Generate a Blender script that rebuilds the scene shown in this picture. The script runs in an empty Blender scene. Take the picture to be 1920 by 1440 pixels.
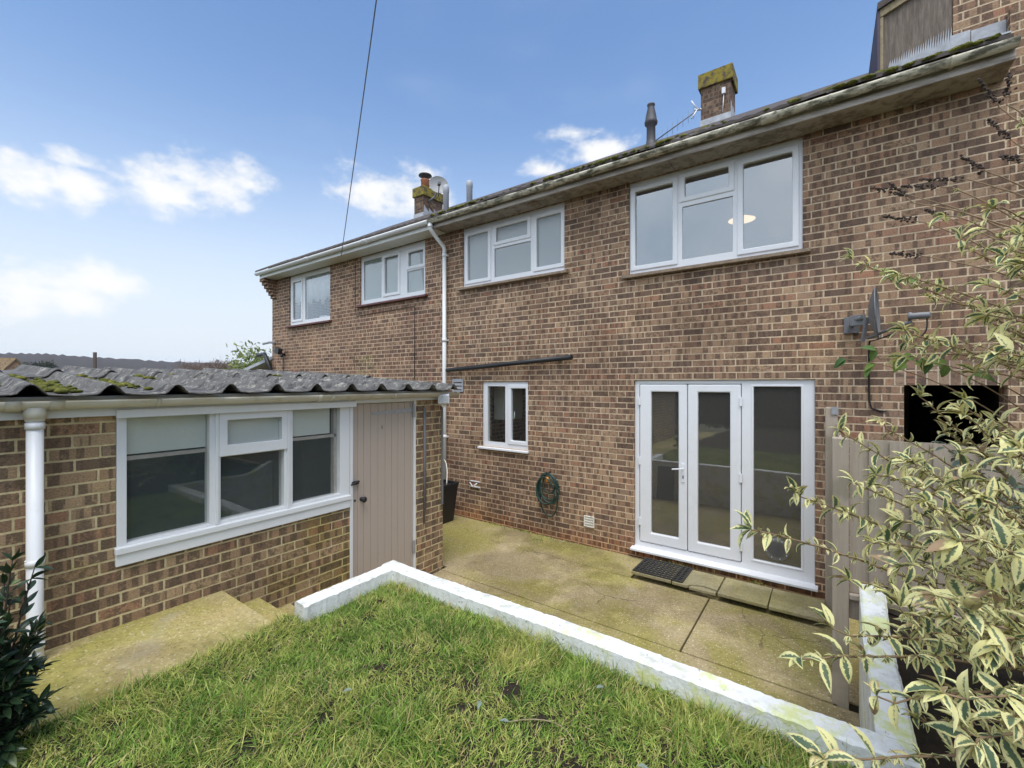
import bpy, bmesh, math, random
import numpy as np
from mathutils import Vector, Matrix
random.seed(7); RNG = np.random.default_rng(11)
R = math.radians
scene = bpy.context.scene
COL = scene.collection

# ---------------------------------------------------------------- camera, sky, sun, exposure
YAW = R(35.7)
cam = bpy.data.cameras.new('Camera'); cam_o = bpy.data.objects.new('Camera', cam); COL.objects.link(cam_o)
cam.sensor_width = 36.0; cam.lens = 827 / 1920 * 36.0
cam.clip_start = 0.05; cam.clip_end = 6000
cam_o.location = (0, 0, 0); cam_o.rotation_euler = (R(90), 0, YAW)
scene.camera = cam_o

scene.view_settings.view_transform = 'Standard'
scene.view_settings.look = 'None'
scene.view_settings.gamma = 1.0
scene.view_settings.use_curve_mapping = False
scene.view_settings.exposure = 0.62
cy = scene.cycles
cy.use_denoising = True
cy.max_bounces = 8; cy.diffuse_bounces = 4; cy.glossy_bounces = 4; cy.transmission_bounces = 4
cy.transparent_max_bounces = 12; cy.volume_bounces = 0
cy.caustics_reflective = False; cy.caustics_refractive = False
cy.sample_clamp_indirect = 6.0

SUN_EL, SUN_AZ = 68.0, 142.0      # degrees; azimuth clockwise from +Y (the sun stands behind the camera, veiled by cloud)
sd = bpy.data.lights.new('Sun', 'SUN'); so = bpy.data.objects.new('Sun', sd); COL.objects.link(so)
sd.energy = 2.05; sd.angle = R(38); sd.color = (1.0, 0.965, 0.91)
sv = Vector((math.sin(R(SUN_AZ)) * math.cos(R(SUN_EL)), math.cos(R(SUN_AZ)) * math.cos(R(SUN_EL)), math.sin(R(SUN_EL))))
so.rotation_euler = sv.to_track_quat('Z', 'Y').to_euler()
so.location = sv * 50


class NT:
    """small helper to write node trees"""
    def __init__(s, nt): s.nt = nt; s.L = nt.links
    def node(s, t, **kw):
        n = s.nt.nodes.new(t)
        for k, v in kw.items(): setattr(n, k, v)
        return n
    def put(s, sock, v):
        if v is None: return
        if isinstance(v, bpy.types.NodeSocket): s.L.new(v, sock)
        else:
            if hasattr(sock, 'default_value'):
                dv = sock.default_value
                if hasattr(dv, '__len__'):
                    if not hasattr(v, '__len__'): v = [v] * len(dv)
                    v = list(v)
                    if len(dv) == 4 and len(v) == 3: v.append(1.0)
                sock.default_value = v
    def m(s, op, a, b=None, c=None, clamp=False):
        n = s.node('ShaderNodeMath', operation=op, use_clamp=clamp)
        s.put(n.inputs[0], a); s.put(n.inputs[1], b); s.put(n.inputs[2], c)
        return n.outputs[0]
    def v(s, op, a, b=None, scale=None):
        n = s.node('ShaderNodeVectorMath', operation=op)
        s.put(n.inputs[0], a); s.put(n.inputs[1], b)
        if scale is not None: s.put(n.inputs['Scale'], scale)
        return n.outputs['Value'] if op in ('DOT_PRODUCT', 'LENGTH') else n.outputs[0]
    def sep(s, v):
        n = s.node('ShaderNodeSeparateXYZ'); s.put(n.inputs[0], v); return n.outputs
    def comb(s, x=0, y=0, z=0):
        n = s.node('ShaderNodeCombineXYZ'); s.put(n.inputs[0], x); s.put(n.inputs[1], y); s.put(n.inputs[2], z); return n.outputs[0]
    def noise(s, vec, scale, detail=2.0, rough=0.5, dist=0.0, dim='3D', color=False, w=None):
        n = s.node('ShaderNodeTexNoise', noise_dimensions=dim)
        if dim == '1D': s.put(n.inputs['W'], w)
        else: s.put(n.inputs['Vector'], vec)
        s.put(n.inputs['Scale'], scale); s.put(n.inputs['Detail'], detail); s.put(n.inputs['Roughness'], rough); s.put(n.inputs['Distortion'], dist)
        return n.outputs['Color' if color else 'Fac']
    def white(s, vec):
        n = s.node('ShaderNodeTexWhiteNoise', noise_dimensions='3D'); s.put(n.inputs['Vector'], vec); return n.outputs['Value']
    def voro(s, vec, scale, feature='F1', out='Distance', rnd=1.0):
        n = s.node('ShaderNodeTexVoronoi', feature=feature); s.put(n.inputs['Vector'], vec); s.put(n.inputs['Scale'], scale); s.put(n.inputs['Randomness'], rnd)
        return n.outputs[out]
    def ramp(s, f, stops, interp='LINEAR'):
        n = s.node('ShaderNodeValToRGB'); cr = n.color_ramp; cr.interpolation = interp
        while len(cr.elements) > 1: cr.elements.remove(cr.elements[-1])
        for i, (p, c) in enumerate(stops):
            e = cr.elements[0] if i == 0 else cr.elements.new(p)
            e.position = p
            if not hasattr(c, '__len__'): c = (c, c, c)
            e.color = (*c, 1.0) if len(c) == 3 else c
        s.put(n.inputs[0], f); return n.outputs[0]
    def smooth(s, f, a, b):
        n = s.node('ShaderNodeMapRange', interpolation_type='SMOOTHSTEP')
        s.put(n.inputs[0], f); s.put(n.inputs[1], a); s.put(n.inputs[2], b); n.inputs[3].default_value = 0; n.inputs[4].default_value = 1
        return n.outputs[0]
    def mix(s, f, a, b, blend='MIX'):
        n = s.node('ShaderNodeMix', data_type='RGBA', blend_type=blend)
        s.put(n.inputs[0], f); s.put(n.inputs[6], a); s.put(n.inputs[7], b); return n.outputs[2]
    def attr(s, name, out='Fac'):
        n = s.node('ShaderNodeAttribute', attribute_name=name); return n.outputs[out]
    def pos(s): return s.node('ShaderNodeNewGeometry').outputs['Position']
    def bump(s, h, strength=0.3, dist=0.01, normal=None):
        n = s.node('ShaderNodeBump'); s.put(n.inputs['Height'], h); n.inputs['Strength'].default_value = strength; n.inputs['Distance'].default_value = dist
        if normal is not None: s.put(n.inputs['Normal'], normal)
        return n.outputs[0]


# world: Nishita sky with a thin white haze at the horizon, cumulus puffs and an overcast half behind the house's garden side
world = bpy.data.worlds.new('World'); scene.world = world; world.use_nodes = True
w = NT(world.node_tree); world.node_tree.nodes.clear()
sky = w.node('ShaderNodeTexSky', sky_type='NISHITA', sun_disc=False)
sky.sun_elevation = R(SUN_EL); sky.sun_rotation = R(SUN_AZ); sky.air_density = 1.0; sky.dust_density = 0.6; sky.ozone_density = 1.6
dirv = w.v('NORMALIZE', w.node('ShaderNodeTexCoord').outputs['Generated'])
dx, dy, dz = w.sep(dirv)
base = w.v('SCALE', sky.outputs[0], scale=0.092)
base = w.mix(1.0, base, (1.24, 1.44, 1.58), 'MULTIPLY')
el = w.m('MAXIMUM', dz, 0.0)
haze_f = w.m('POWER', 2.718, w.m('MULTIPLY', w.m('POWER', el, 2.4), -14.5))
base = w.mix(haze_f, base, (0.555, 0.60, 0.645))
wn = w.noise(w.v('MULTIPLY', dirv, (1, 1, 1.6)), 9.0, 6.0, 0.55, 0.2)
wn2 = w.noise(w.v('MULTIPLY', dirv, (1, 1, 1.6)), 24.0, 6.0, 0.62)
puffs = [((-0.949, 0.115, 0.293), 0.045, 0.031), ((-0.940, 0.164, 0.301), 0.032, 0.030), ((-0.928, 0.159, 0.337), 0.029, 0.012), ((-0.911, 0.256, 0.322), 0.056, 0.036), ((-0.881, 0.324, 0.346), 0.070, 0.037), ((-0.853, 0.374, 0.363), 0.046, 0.025), ((-0.746, 0.546, 0.381), 0.063, 0.033), ((-0.700, 0.602, 0.385), 0.079, 0.042), ((-0.985, 0.111, 0.133), 0.040, 0.038), ((-0.978, 0.161, 0.136), 0.036, 0.025), ((-0.964, 0.213, 0.162), 0.053, 0.023), ((-0.406, 0.771, 0.491), 0.041, 0.015), ((-0.372, 0.808, 0.457), 0.052, 0.019), ((-0.472, 0.768, 0.433), 0.033, 0.014)]
field = None
for c, ww, hh in puffs:
    ww *= 1.5; hh *= 1.7
    c = Vector(c).normalized(); t = Vector((c.y, -c.x, 0)).normalized(); u = t.cross(c).normalized()
    if u.z < 0: u = -u
    dc = w.m('MAXIMUM', w.v('DOT_PRODUCT', dirv, tuple(c)), 0.05)
    a = w.m('DIVIDE', w.m('DIVIDE', w.v('DOT_PRODUCT', dirv, tuple(t)), dc), ww)
    b = w.m('DIVIDE', w.m('DIVIDE', w.v('DOT_PRODUCT', dirv, tuple(u)), dc), hh)
    b = w.m('MULTIPLY', b, w.m('ADD', 1.0, w.m('MULTIPLY', w.m('LESS_THAN', b, 0.0), 0.55)))
    f = w.m('SUBTRACT', 1.0, w.m('SQRT', w.m('ADD', w.m('MULTIPLY', a, a), w.m('MULTIPLY', b, b))))
    field = f if field is None else w.m('MAXIMUM', field, f)
field = w.m('ADD', field, w.m('MULTIPLY', w.m('SUBTRACT', wn, 0.5), 2.6))
field = w.m('ADD', field, w.m('MULTIPLY', w.m('SUBTRACT', wn2, 0.5), 1.5))
cl = w.m('MULTIPLY', w.smooth(field, -0.15, 0.95), 0.92)
skyc = w.mix(cl, base, (0.70, 0.695, 0.68))
wisp = w.m('MULTIPLY', w.smooth(w.noise(w.v('MULTIPLY', dirv, (1, 1, 3.0)), 2.6, 5.0, 0.55), 0.5, 0.8), 0.25)
skyc = w.mix(w.m('MULTIPLY', wisp, 0.35), skyc, (0.60, 0.62, 0.66))
oc = w.smooth(w.m('ADD', dy, w.m('MULTIPLY', w.m('SUBTRACT', wn, 0.5), 0.35)), 0.02, -0.42)
ocn = w.ramp(w.noise(dirv, 4.0, 5.0, 0.55), [(0.3, (0.62, 0.79, 1.0)), (0.7, (1.06, 1.15, 1.26))])
skyc = w.mix(oc, skyc, ocn)
bg = w.node('ShaderNodeBackground'); w.put(bg.inputs[0], skyc); bg.inputs[1].default_value = 1.0
wo = w.node('ShaderNodeOutputWorld'); w.L.new(bg.outputs[0], wo.inputs[0])


# ---------------------------------------------------------------- materials
def mat(name):
    m_ = bpy.data.materials.new(name); m_.use_nodes = True; m_.node_tree.nodes.clear()
    n = NT(m_.node_tree)
    n.out = n.node('ShaderNodeOutputMaterial'); n.bsdf = n.node('ShaderNodeBsdfPrincipled')
    n.L.new(n.bsdf.outputs[0], n.out.inputs[0])
    n.mat = m_
    return n
def setp(n, color=None, rough=None, normal=None, metal=None, spec=None):
    b = n.bsdf.inputs
    n.put(b['Base Color'], color); n.put(b['Roughness'], rough); n.put(b['Metallic'], metal); n.put(b['Specular IOR Level'], spec)
    if normal is not None: n.put(b['Normal'], normal)
    return n.mat

def brick_mat(name, tint=(1, 1, 1), algae=0.0, redbase=0.0, dark=1.0, soldier=False, mortar=(0.56, 0.465, 0.355), shift=0.0, grime=0.0):
    n = mat(name); P = n.pos(); x, y, z = n.sep(P)
    wob = n.noise(P, 9.0, 2.0)
    u = n.m('ADD', n.m('ADD', x, y), shift); v = n.m('ADD', z, 10.0 + 0.02)
    if soldier: u, v = n.m('ADD', v, 0.105), n.m('ADD', u, 40.0)
    v = n.m('ADD', v, n.m('MULTIPLY', n.m('SUBTRACT', wob, 0.5), 0.004))
    row_f = n.m('DIVIDE', v, 0.0752); row = n.m('FLOOR', row_f); fv = n.m('SUBTRACT', row_f, row)
    rj = n.m('MULTIPLY', n.m('SUBTRACT', n.white(n.comb(row, 3.3, 1.7)), 0.5), 0.13)
    half = n.m('MULTIPLY', n.m('FLOORED_MODULO', row, 2.0), 0.5)
    cf = n.m('ADD', n.m('ADD', n.m('DIVIDE', u, 0.233), half), rj)
    if soldier: cf = n.m('DIVIDE', u, 0.233)
    colm = n.m('FLOOR', cf); fu = n.m('SUBTRACT', cf, colm)
    r1 = n.white(n.comb(colm, row, 0.5)); r2 = n.white(n.comb(colm, row, 7.5)); r3 = n.white(n.comb(colm, row, 13.5))
    du = n.m('MULTIPLY', n.m('MINIMUM', fu, n.m('SUBTRACT', 1.0, fu)), 0.233)
    dv = n.m('MULTIPLY', n.m('MINIMUM', fv, n.m('SUBTRACT', 1.0, fv)), 0.0752)
    edge = n.m('ADD', n.m('MINIMUM', du, dv), n.m('MULTIPLY', n.m('SUBTRACT', n.noise(P, 60.0, 4.0, 0.7), 0.5), 0.0085))
    edge = n.m('ADD', edge, n.m('MULTIPLY', n.m('SUBTRACT', n.noise(P, 4.0, 3.0, 0.6), 0.5), 0.005))
    bk = n.smooth(edge, 0.0048, 0.0074)
    basec = n.ramp(r1, [(0.0, (0.145, 0.103, 0.084)), (0.12, (0.20, 0.135, 0.104)), (0.30, (0.25, 0.163, 0.12)), (0.48, (0.285, 0.193, 0.138)), (0.62, (0.32, 0.222, 0.16)), (0.78, (0.375, 0.27, 0.192)), (0.88, (0.315, 0.197, 0.142)), (0.95, (0.305, 0.172, 0.122)), (1.0, (0.235, 0.175, 0.14))])
    basec = n.mix(n.m('MULTIPLY', n.smooth(n.noise(n.v('MULTIPLY', P, (1, 1, 1.8)), 26.0, 5.0, 0.75), 0.5, 0.66), 0.45), basec, n.mix(1.0, basec, (1.38, 1.3, 1.22), 'MULTIPLY'))
    band = n.noise(None, 1.0, 1.0, 0.4, dim='1D', w=n.m('ADD', n.m('MULTIPLY', u, 14.0), n.m('MULTIPLY', r2, 311.0)))
    bandm = n.m('MULTIPLY', n.smooth(n.m('ADD', band, n.m('MULTIPLY', n.m('SUBTRACT', n.noise(P, 0.7, 3.0), 0.5), 0.35)), 0.50, 0.55), n.smooth(r3, 0.18, 0.24))
    bandm = n.m('MULTIPLY', bandm, n.smooth(n.noise(P, 40.0, 3.0, 0.6), 0.25, 0.5))
    basec = n.mix(n.m('MULTIPLY', bandm, 0.78), basec, (0.105, 0.076, 0.064))
    whole = n.m('MULTIPLY', n.smooth(n.noise(P, 30.0, 4.0, 0.65), 0.42, 0.62), n.smooth(r3, 0.22, 0.18))
    basec = n.mix(n.m('MULTIPLY', whole, 0.7), basec, (0.085, 0.066, 0.054))
    mott = n.noise(n.v('MULTIPLY', P, (1, 1, 1.5)), 85.0, 5.0, 0.8)
    basec = n.mix(1.0, basec, n.ramp(mott, [(0.3, 0.5), (0.5, 1.0), (0.7, 1.38)]), 'MULTIPLY')
    mc = n.mix(1.0, mortar, n.ramp(n.noise(P, 24.0, 4.0, 0.6), [(0.3, 0.78), (0.7, 1.14)]), 'MULTIPLY')
    c = n.mix(bk, mc, basec)
    big = n.noise(P, 0.9, 4.0, 0.6)
    c = n.mix(1.0, c, n.ramp(big, [(0.28, (0.74, 0.73, 0.74)), (0.5, (1, 1, 1)), (0.72, (1.22, 1.19, 1.12))]), 'MULTIPLY')
    c = n.mix(1.0, c, tuple(t * dark for t in tint), 'MULTIPLY')
    if redbase:
        f = n.m('MULTIPLY', n.smooth(n.m('ADD', z, n.m('MULTIPLY', n.noise(P, 2.2, 3.0), 0.8)), -1.45, -1.95), redbase)
        c = n.mix(f, c, n.mix(1.0, c, (1.0, 0.68, 0.46), 'MULTIPLY'))
    if algae:
        g = n.smooth(n.noise(P, 1.7, 5.0, 0.65), 0.47, 0.66)
        f = n.m('MULTIPLY', n.m('MULTIPLY', g, n.smooth(z, -0.5, -1.3)), algae)
        c = n.mix(f, c, n.mix(1.0, c, (0.85, 0.88, 0.45), 'MULTIPLY'))
    if grime:
        g = n.m('MULTIPLY', n.smooth(n.noise(n.v('MULTIPLY', P, (1, 1, 0.5)), 2.6, 5.0, 0.65), 0.46, 0.62), grime)
        c = n.mix(g, c, n.mix(1.0, c, (0.55, 0.52, 0.50), 'MULTIPLY'))
    h = n.m('ADD', n.m('MULTIPLY', bk, 0.75), n.m('ADD', n.m('MULTIPLY', n.noise(P, 150.0, 4.0, 0.7), 0.5), n.m('MULTIPLY', r1, 0.2)))
    return setp(n, c, 0.9, n.bump(h, 0.75, 0.008), spec=0.2)

def concrete_mat(name, a, b, g, speck=1.0, rough=0.85, cracks=0.0):
    n = mat(name); P = n.pos()
    c = n.mix(n.smooth(n.noise(P, 1.5, 6.0, 0.65), 0.36, 0.64), a, b)
    c = n.mix(n.m('MULTIPLY', n.smooth(n.noise(P, 1.0, 5.0, 0.6, 0.5), 0.38, 0.62), 0.9), c, g)
    c = n.mix(1.0, c, n.ramp(n.noise(P, 38.0, 6.0, 0.8), [(0.3, 0.66), (0.5, 1.0), (0.7, 1.26)]), 'MULTIPLY')
    vc = n.voro(P, 62.0, out='Color'); vd = n.voro(P, 62.0)
    rs = n.sep(vc)[0]
    st = n.m('MULTIPLY', n.smooth(vd, 0.42, 0.25), n.smooth(rs, 0.78, 0.84))
    c = n.mix(n.m('MULTIPLY', st, 0.7 * speck), c, (0.70, 0.60, 0.43))
    st2 = n.m('MULTIPLY', n.smooth(vd, 0.45, 0.25), n.smooth(rs, 0.20, 0.15))
    c = n.mix(n.m('MULTIPLY', st2, 0.5 * speck), c, (0.07, 0.055, 0.035))
    ck = n.voro(n.v('ADD', P, n.v('SCALE', n.noise(P, 1.6, 4.0, 0.6, color=True), scale=0.5)), 0.75, feature='DISTANCE_TO_EDGE')
    ckm = n.m('MULTIPLY', n.smooth(ck, 0.0065, 0.002), n.smooth(n.noise(P, 1.1, 3.0), 0.50, 0.56))
    c = n.mix(n.m('MULTIPLY', ckm, cracks), c, (0.05, 0.04, 0.025))
    pale = n.smooth(n.noise(n.v('ADD', P, (3, 7, 0)), 1.3, 5.0, 0.6), 0.60, 0.72)
    c = n.mix(n.m('MULTIPLY', pale, 0.5), c, (0.42, 0.37, 0.29))
    damp = n.smooth(n.noise(P, 0.8, 5.0, 0.62), 0.50, 0.62)
    c = n.mix(n.m('MULTIPLY', damp, 0.6), c, n.mix(1.0, c, (0.5, 0.48, 0.46), 'MULTIPLY'))
    h = n.m('ADD', n.m('MULTIPLY', n.noise(P, 90.0, 4.0, 0.7), 0.6), n.m('MULTIPLY', st, 0.3))
    return setp(n, c, rough, n.bump(h, 0.5, 0.006), spec=0.25)

def paint_mat(name, c, rough=0.5, dirt=0.0, dirtc=(0.25, 0.22, 0.17), bumpy=0.15, scale=3.0, chips=0.0, lichen=0.0, streak=(1, 1, 1), lo=0.5, hi=0.72):
    n = mat(name); P = n.pos(); col = c
    if dirt:
        f = n.m('MULTIPLY', n.smooth(n.noise(n.v('MULTIPLY', P, streak), scale, 6.0, 0.7), lo, hi), dirt)
        col = n.mix(f, col, dirtc)
    if lichen:
        f = n.m('MULTIPLY', n.smooth(n.noise(P, 5.0, 6.0, 0.7), 0.50, 0.64), lichen)
        x, y, z = n.sep(P)
        f = n.m('MULTIPLY', f, n.smooth(x, -2.6, -1.2))
        col = n.mix(f, col, n.mix(n.noise(P, 30.0, 3.0), (0.62, 0.66, 0.25), (0.72, 0.74, 0.45)))
    if chips:
        f = n.m('MULTIPLY', n.smooth(n.noise(P, 26.0, 6.0, 0.75), 0.63, 0.66), chips)
        col = n.mix(f, col, (0.16, 0.14, 0.12))
    return setp(n, col, rough, n.bump(n.noise(P, 45.0, 4.0, 0.6), bumpy, 0.004), spec=0.4)

def plain(name, c, rough=0.5, metal=0.0, var=0.12, scale=30.0, bumpy=0.1):
    n = mat(name); P = n.pos()
    k = n.ramp(n.noise(P, scale, 4.0, 0.6), [(0.3, 1 - var), (0.7, 1 + var)])
    return setp(n, n.mix(1.0, c, k, 'MULTIPLY'), rough, n.bump(n.noise(P, scale * 3, 3.0), bumpy, 0.003), metal)

def glass_mat(name, refl=1.0, ior=1.6, tint=(0.93, 0.96, 0.95), rough=0.0, body=None, bodyfac=0.0, ripple=0.0):   # body: diffuse tone; on clear panes it paints in brightness over dark glass
    n = mat(name); P = n.pos()
    fr = n.node('ShaderNodeFresnel'); fr.inputs[0].default_value = ior
    tr = n.node('ShaderNodeBsdfTransparent'); tr.inputs[0].default_value = (*tint, 1)
    gl = n.node('ShaderNodeBsdfGlossy'); gl.inputs['Roughness'].default_value = rough
    nb = n.bump(n.noise(P, 1.3 if not ripple else 55.0, 2.0), 0.02 if not ripple else ripple, 0.02 if not ripple else 0.01)
    n.put(gl.inputs['Normal'], nb)
    base_ = tr.outputs[0]
    body = body or (0.30, 0.29, 0.27)
    if body:
        df = n.node('ShaderNodeBsdfDiffuse'); n.put(df.inputs[0], body)
        mx0 = n.node('ShaderNodeMixShader'); mx0.inputs[0].default_value = bodyfac
        n.L.new(tr.outputs[0], mx0.inputs[1]); n.L.new(df.outputs[0], mx0.inputs[2]); base_ = mx0.outputs[0]
    front = n.m('SUBTRACT', 1.0, n.node('ShaderNodeNewGeometry').outputs['Backfacing'])
    mx = n.node('ShaderNodeMixShader'); n.put(mx.inputs[0], n.m('MULTIPLY', n.m('MULTIPLY', fr.outputs[0], front), refl, clamp=True))
    n.L.new(base_, mx.inputs[1]); n.L.new(gl.outputs[0], mx.inputs[2]); n.L.new(mx.outputs[0], n.out.inputs[0])
    return n.mat

def leaf_mat(name, kind):
    n = mat(name); P = n.pos()
    lu = n.m('ABSOLUTE', n.attr('lu')); rn = n.attr('rnd'); lv = n.attr('lv')
    if kind == 'variegated':
        e = n.m('ADD', lu, n.m('MULTIPLY', n.m('SUBTRACT', n.noise(P, 130.0, 3.0, 0.6), 0.5), 1.1))
        e = n.m('ADD', e, n.m('MULTIPLY', n.m('SUBTRACT', rn, 0.5), 0.55))
        e = n.m('ADD', e, n.m('MULTIPLY', n.smooth(lv, 0.72, 1.0), 0.5))
        green = n.mix(rn, (0.085, 0.135, 0.075), (0.20, 0.245, 0.14))
        cream = n.mix(n.noise(P, 9.0, 2.0), (0.66, 0.62, 0.21), (0.84, 0.78, 0.45))
        c = n.mix(n.smooth(e, 0.24, 0.42), green, cream)
        brown = n.m('MULTIPLY', n.smooth(n.m('FRACT', n.m('MULTIPLY', rn, 7.31)), 0.93, 0.95), n.smooth(n.noise(P, 25.0), 0.4, 0.6))
        c = n.mix(brown, c, (0.36, 0.24, 0.14))
        pink = n.m('MULTIPLY', n.smooth(e, 0.75, 0.95), n.smooth(n.m('FRACT', n.m('MULTIPLY', rn, 3.7)), 0.6, 0.7))
        c = n.mix(n.m('MULTIPLY', pink, 0.7), c, (0.48, 0.30, 0.20))
    elif kind == 'grey':
        c = n.mix(rn, (0.14, 0.19, 0.145), (0.30, 0.36, 0.30))
    elif kind == 'green':
        c = n.mix(rn, (0.06, 0.14, 0.05), (0.20, 0.28, 0.05))
        c = n.mix(n.smooth(lu, 0.10, 0.0), c, (0.2, 0.3, 0.12))
    elif kind == 'dark':
        c = n.mix(rn, (0.012, 0.028, 0.014), (0.04, 0.075, 0.03))
        c = n.mix(n.smooth(n.m('FRACT', n.m('MULTIPLY', rn, 9.7)), 0.93, 0.95), c, (0.16, 0.20, 0.08))
    elif kind == 'grass':
        fld = n.noise(P, 3.0, 5.0, 0.65)
        c = n.mix(rn, (0.085, 0.21, 0.025), (0.46, 0.60, 0.13))
        dk = n.smooth(n.noise(n.v('ADD', P, (7, 2, 0)), 5.5, 4.0, 0.6), 0.44, 0.62)
        c = n.mix(n.m('MULTIPLY', dk, 0.7), c, n.mix(rn, (0.04, 0.12, 0.018), (0.17, 0.30, 0.055)))
        c = n.mix(n.smooth(n.m('ADD', fld, n.m('MULTIPLY', n.m('FRACT', n.m('MULTIPLY', rn, 7.7)), 0.35)), 0.63, 0.84), c, (0.58, 0.57, 0.17))
        c = n.mix(n.m('MULTIPLY', n.smooth(n.m('FRACT', n.m('MULTIPLY', rn, 13.3)), 0.88, 0.90), 0.9), c, (0.62, 0.48, 0.25))
    elif kind == 'tree':
        c = n.mix(rn, (0.09, 0.12, 0.03), (0.36, 0.40, 0.13))
    elif kind == 'conifer':
        c = n.mix(rn, (0.03, 0.042, 0.028), (0.075, 0.085, 0.05))
    elif kind == 'twig':
        c = n.mix(rn, (0.15, 0.105, 0.085), (0.27, 0.20, 0.16))
    setp(n, c, 0.35 if kind == 'dark' else 0.55, spec=0.5 if kind == 'dark' else 0.3)
    tl = n.node('ShaderNodeBsdfTranslucent'); n.put(tl.inputs[0], c)
    mx = n.node('ShaderNodeMixShader'); mx.inputs[0].default_value = 0.08 if kind == 'dark' else 0.28 if kind == 'grass' else 0.3
    n.L.new(n.bsdf.outputs[0], mx.inputs[1]); n.L.new(tl.outputs[0], mx.inputs[2]); n.L.new(mx.outputs[0], n.out.inputs[0])
    return n.mat

def soil_mat(name, a=(0.022, 0.017, 0.013), b=(0.065, 0.05, 0.036), g=None):
    n = mat(name); P = n.pos()
    c = n.mix(n.noise(P, 14.0, 6.0, 0.7), a, b)
    if g: c = n.mix(n.smooth(n.noise(P, 4.0, 4.0), 0.45, 0.6), c, g)
    return setp(n, c, 0.95, n.bump(n.noise(P, 40.0, 6.0, 0.7), 0.9, 0.03), spec=0.15)

M = {}
M['brick'] = brick_mat('brick_house', tint=(1.09, 1.01, 0.915), redbase=0.8, grime=0.4)
M['brick_nb'] = brick_mat('brick_neighbour', tint=(1.07, 0.96, 0.885), shift=0.09, grime=0.3)
M['brick_right'] = brick_mat('brick_gabled', tint=(1.08, 1.0, 0.89), shift=0.05)
M['brick_shed'] = brick_mat('brick_shed', tint=(1.16, 1.14, 0.96), algae=0.6, grime=0.25, mortar=(0.54, 0.455, 0.32), shift=0.13)
M['brick_chim'] = brick_mat('brick_chimney', tint=(0.72, 0.66, 0.62), mortar=(0.26, 0.23, 0.19), shift=0.03)
M['soldier'] = brick_mat('brick_soldier', soldier=True, tint=(1.0, 0.97, 0.93))
M['brick_shaded'] = brick_mat('brick_passage_shaded', dark=0.03)  # near-black brick: the passage's shade is put into the colour
M['patio'] = concrete_mat('patio_concrete', (0.31, 0.245, 0.13), (0.42, 0.34, 0.20), (0.29, 0.255, 0.07), cracks=0.5)
M['path'] = concrete_mat('path_concrete', (0.42, 0.335, 0.145), (0.47, 0.385, 0.20), (0.33, 0.30, 0.075))
M['slab'] = concrete_mat('slab_concrete', (0.33, 0.28, 0.17), (0.42, 0.37, 0.25), (0.31, 0.275, 0.115), speck=0.3)
M['joint'] = soil_mat('joint_dirt', (0.016, 0.014, 0.009), (0.05, 0.045, 0.02))
M['upvc'] = paint_mat('white_upvc', (0.755, 0.755, 0.78), 0.3, dirt=0.2, dirtc=(0.6, 0.58, 0.53), bumpy=0.02, scale=5)
M['upvc_old'] = paint_mat('cream_upvc', (0.74, 0.70, 0.63), 0.4, dirt=0.35, dirtc=(0.42, 0.36, 0.27), bumpy=0.05, scale=7)
M['upvc_white'] = paint_mat('white_gutter', (0.76, 0.76, 0.76), 0.35, dirt=0.25, dirtc=(0.5, 0.48, 0.42), bumpy=0.05, scale=4)
M['gutter_dirty'] = paint_mat('dirty_gutter', (0.60, 0.55, 0.44), 0.55, dirt=0.95, dirtc=(0.10, 0.09, 0.06), bumpy=0.4, scale=11.0, streak=(0.5, 1, 1.6), lo=0.42, hi=0.60)
M['gutter_shed'] = paint_mat('shed_gutter', (0.64, 0.60, 0.49), 0.5, dirt=0.6, dirtc=(0.42, 0.36, 0.22), bumpy=0.12, scale=4.0)
M['fascia_dirty'] = paint_mat('dirty_fascia', (0.47, 0.42, 0.375), 0.55, dirt=0.85, dirtc=(0.20, 0.165, 0.14), bumpy=0.4, scale=6.0, streak=(0.3, 1, 2.0), chips=0.8, lo=0.42, hi=0.62)
M['soffit_dirty'] = paint_mat('dirty_soffit', (0.38, 0.335, 0.29), 0.8, dirt=0.85, dirtc=(0.18, 0.15, 0.13), bumpy=0.6, scale=9.0, lo=0.44, hi=0.62)
M['paint'] = paint_mat('white_gloss', (0.74, 0.745, 0.755), 0.4, dirt=0.15, dirtc=(0.55, 0.53, 0.48), bumpy=0.25, scale=6, chips=0.12)
M['render_w'] = paint_mat('white_masonry', (0.80, 0.80, 0.785), 0.85, dirt=0.75, dirtc=(0.44, 0.44, 0.37), bumpy=1.0, scale=6.0, chips=0.9, lichen=1.0, lo=0.46, hi=0.68)
M['door_taupe'] = paint_mat('taupe_paint', (0.45, 0.37, 0.31), 0.55, dirt=0.1, dirtc=(0.30, 0.25, 0.22), bumpy=0.15, scale=3)
M['sill_brown'] = plain('brown_sill', (0.25, 0.185, 0.13), 0.8, var=0.3)
M['sill_red'] = plain('red_sill', (0.115, 0.035, 0.032), 0.5, var=0.3)
M['black'] = plain('black_plastic', (0.014, 0.014, 0.016), 0.45)
M['rubber'] = plain('black_rubber', (0.022, 0.02, 0.019), 0.8, var=0.35)
M['flue'] = plain('dark_flue', (0.06, 0.055, 0.06), 0.6)
M['grey_pl'] = plain('grey_plastic', (0.38, 0.39, 0.42), 0.5)
M['grey_dk'] = plain('dark_grey_metal', (0.16, 0.16, 0.17), 0.5)
M['conduit'] = plain('conduit_grey', (0.17, 0.165, 0.165), 0.6)
M['steel'] = plain('galvanised', (0.38, 0.38, 0.39), 0.45, metal=0.3)
M['lens'] = plain('lamp_lens', (0.55, 0.58, 0.62), 0.15, var=0.2, scale=40)
M['lead'] = plain('lead_flashing', (0.40, 0.41, 0.44), 0.6, var=0.25, scale=12)
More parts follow.
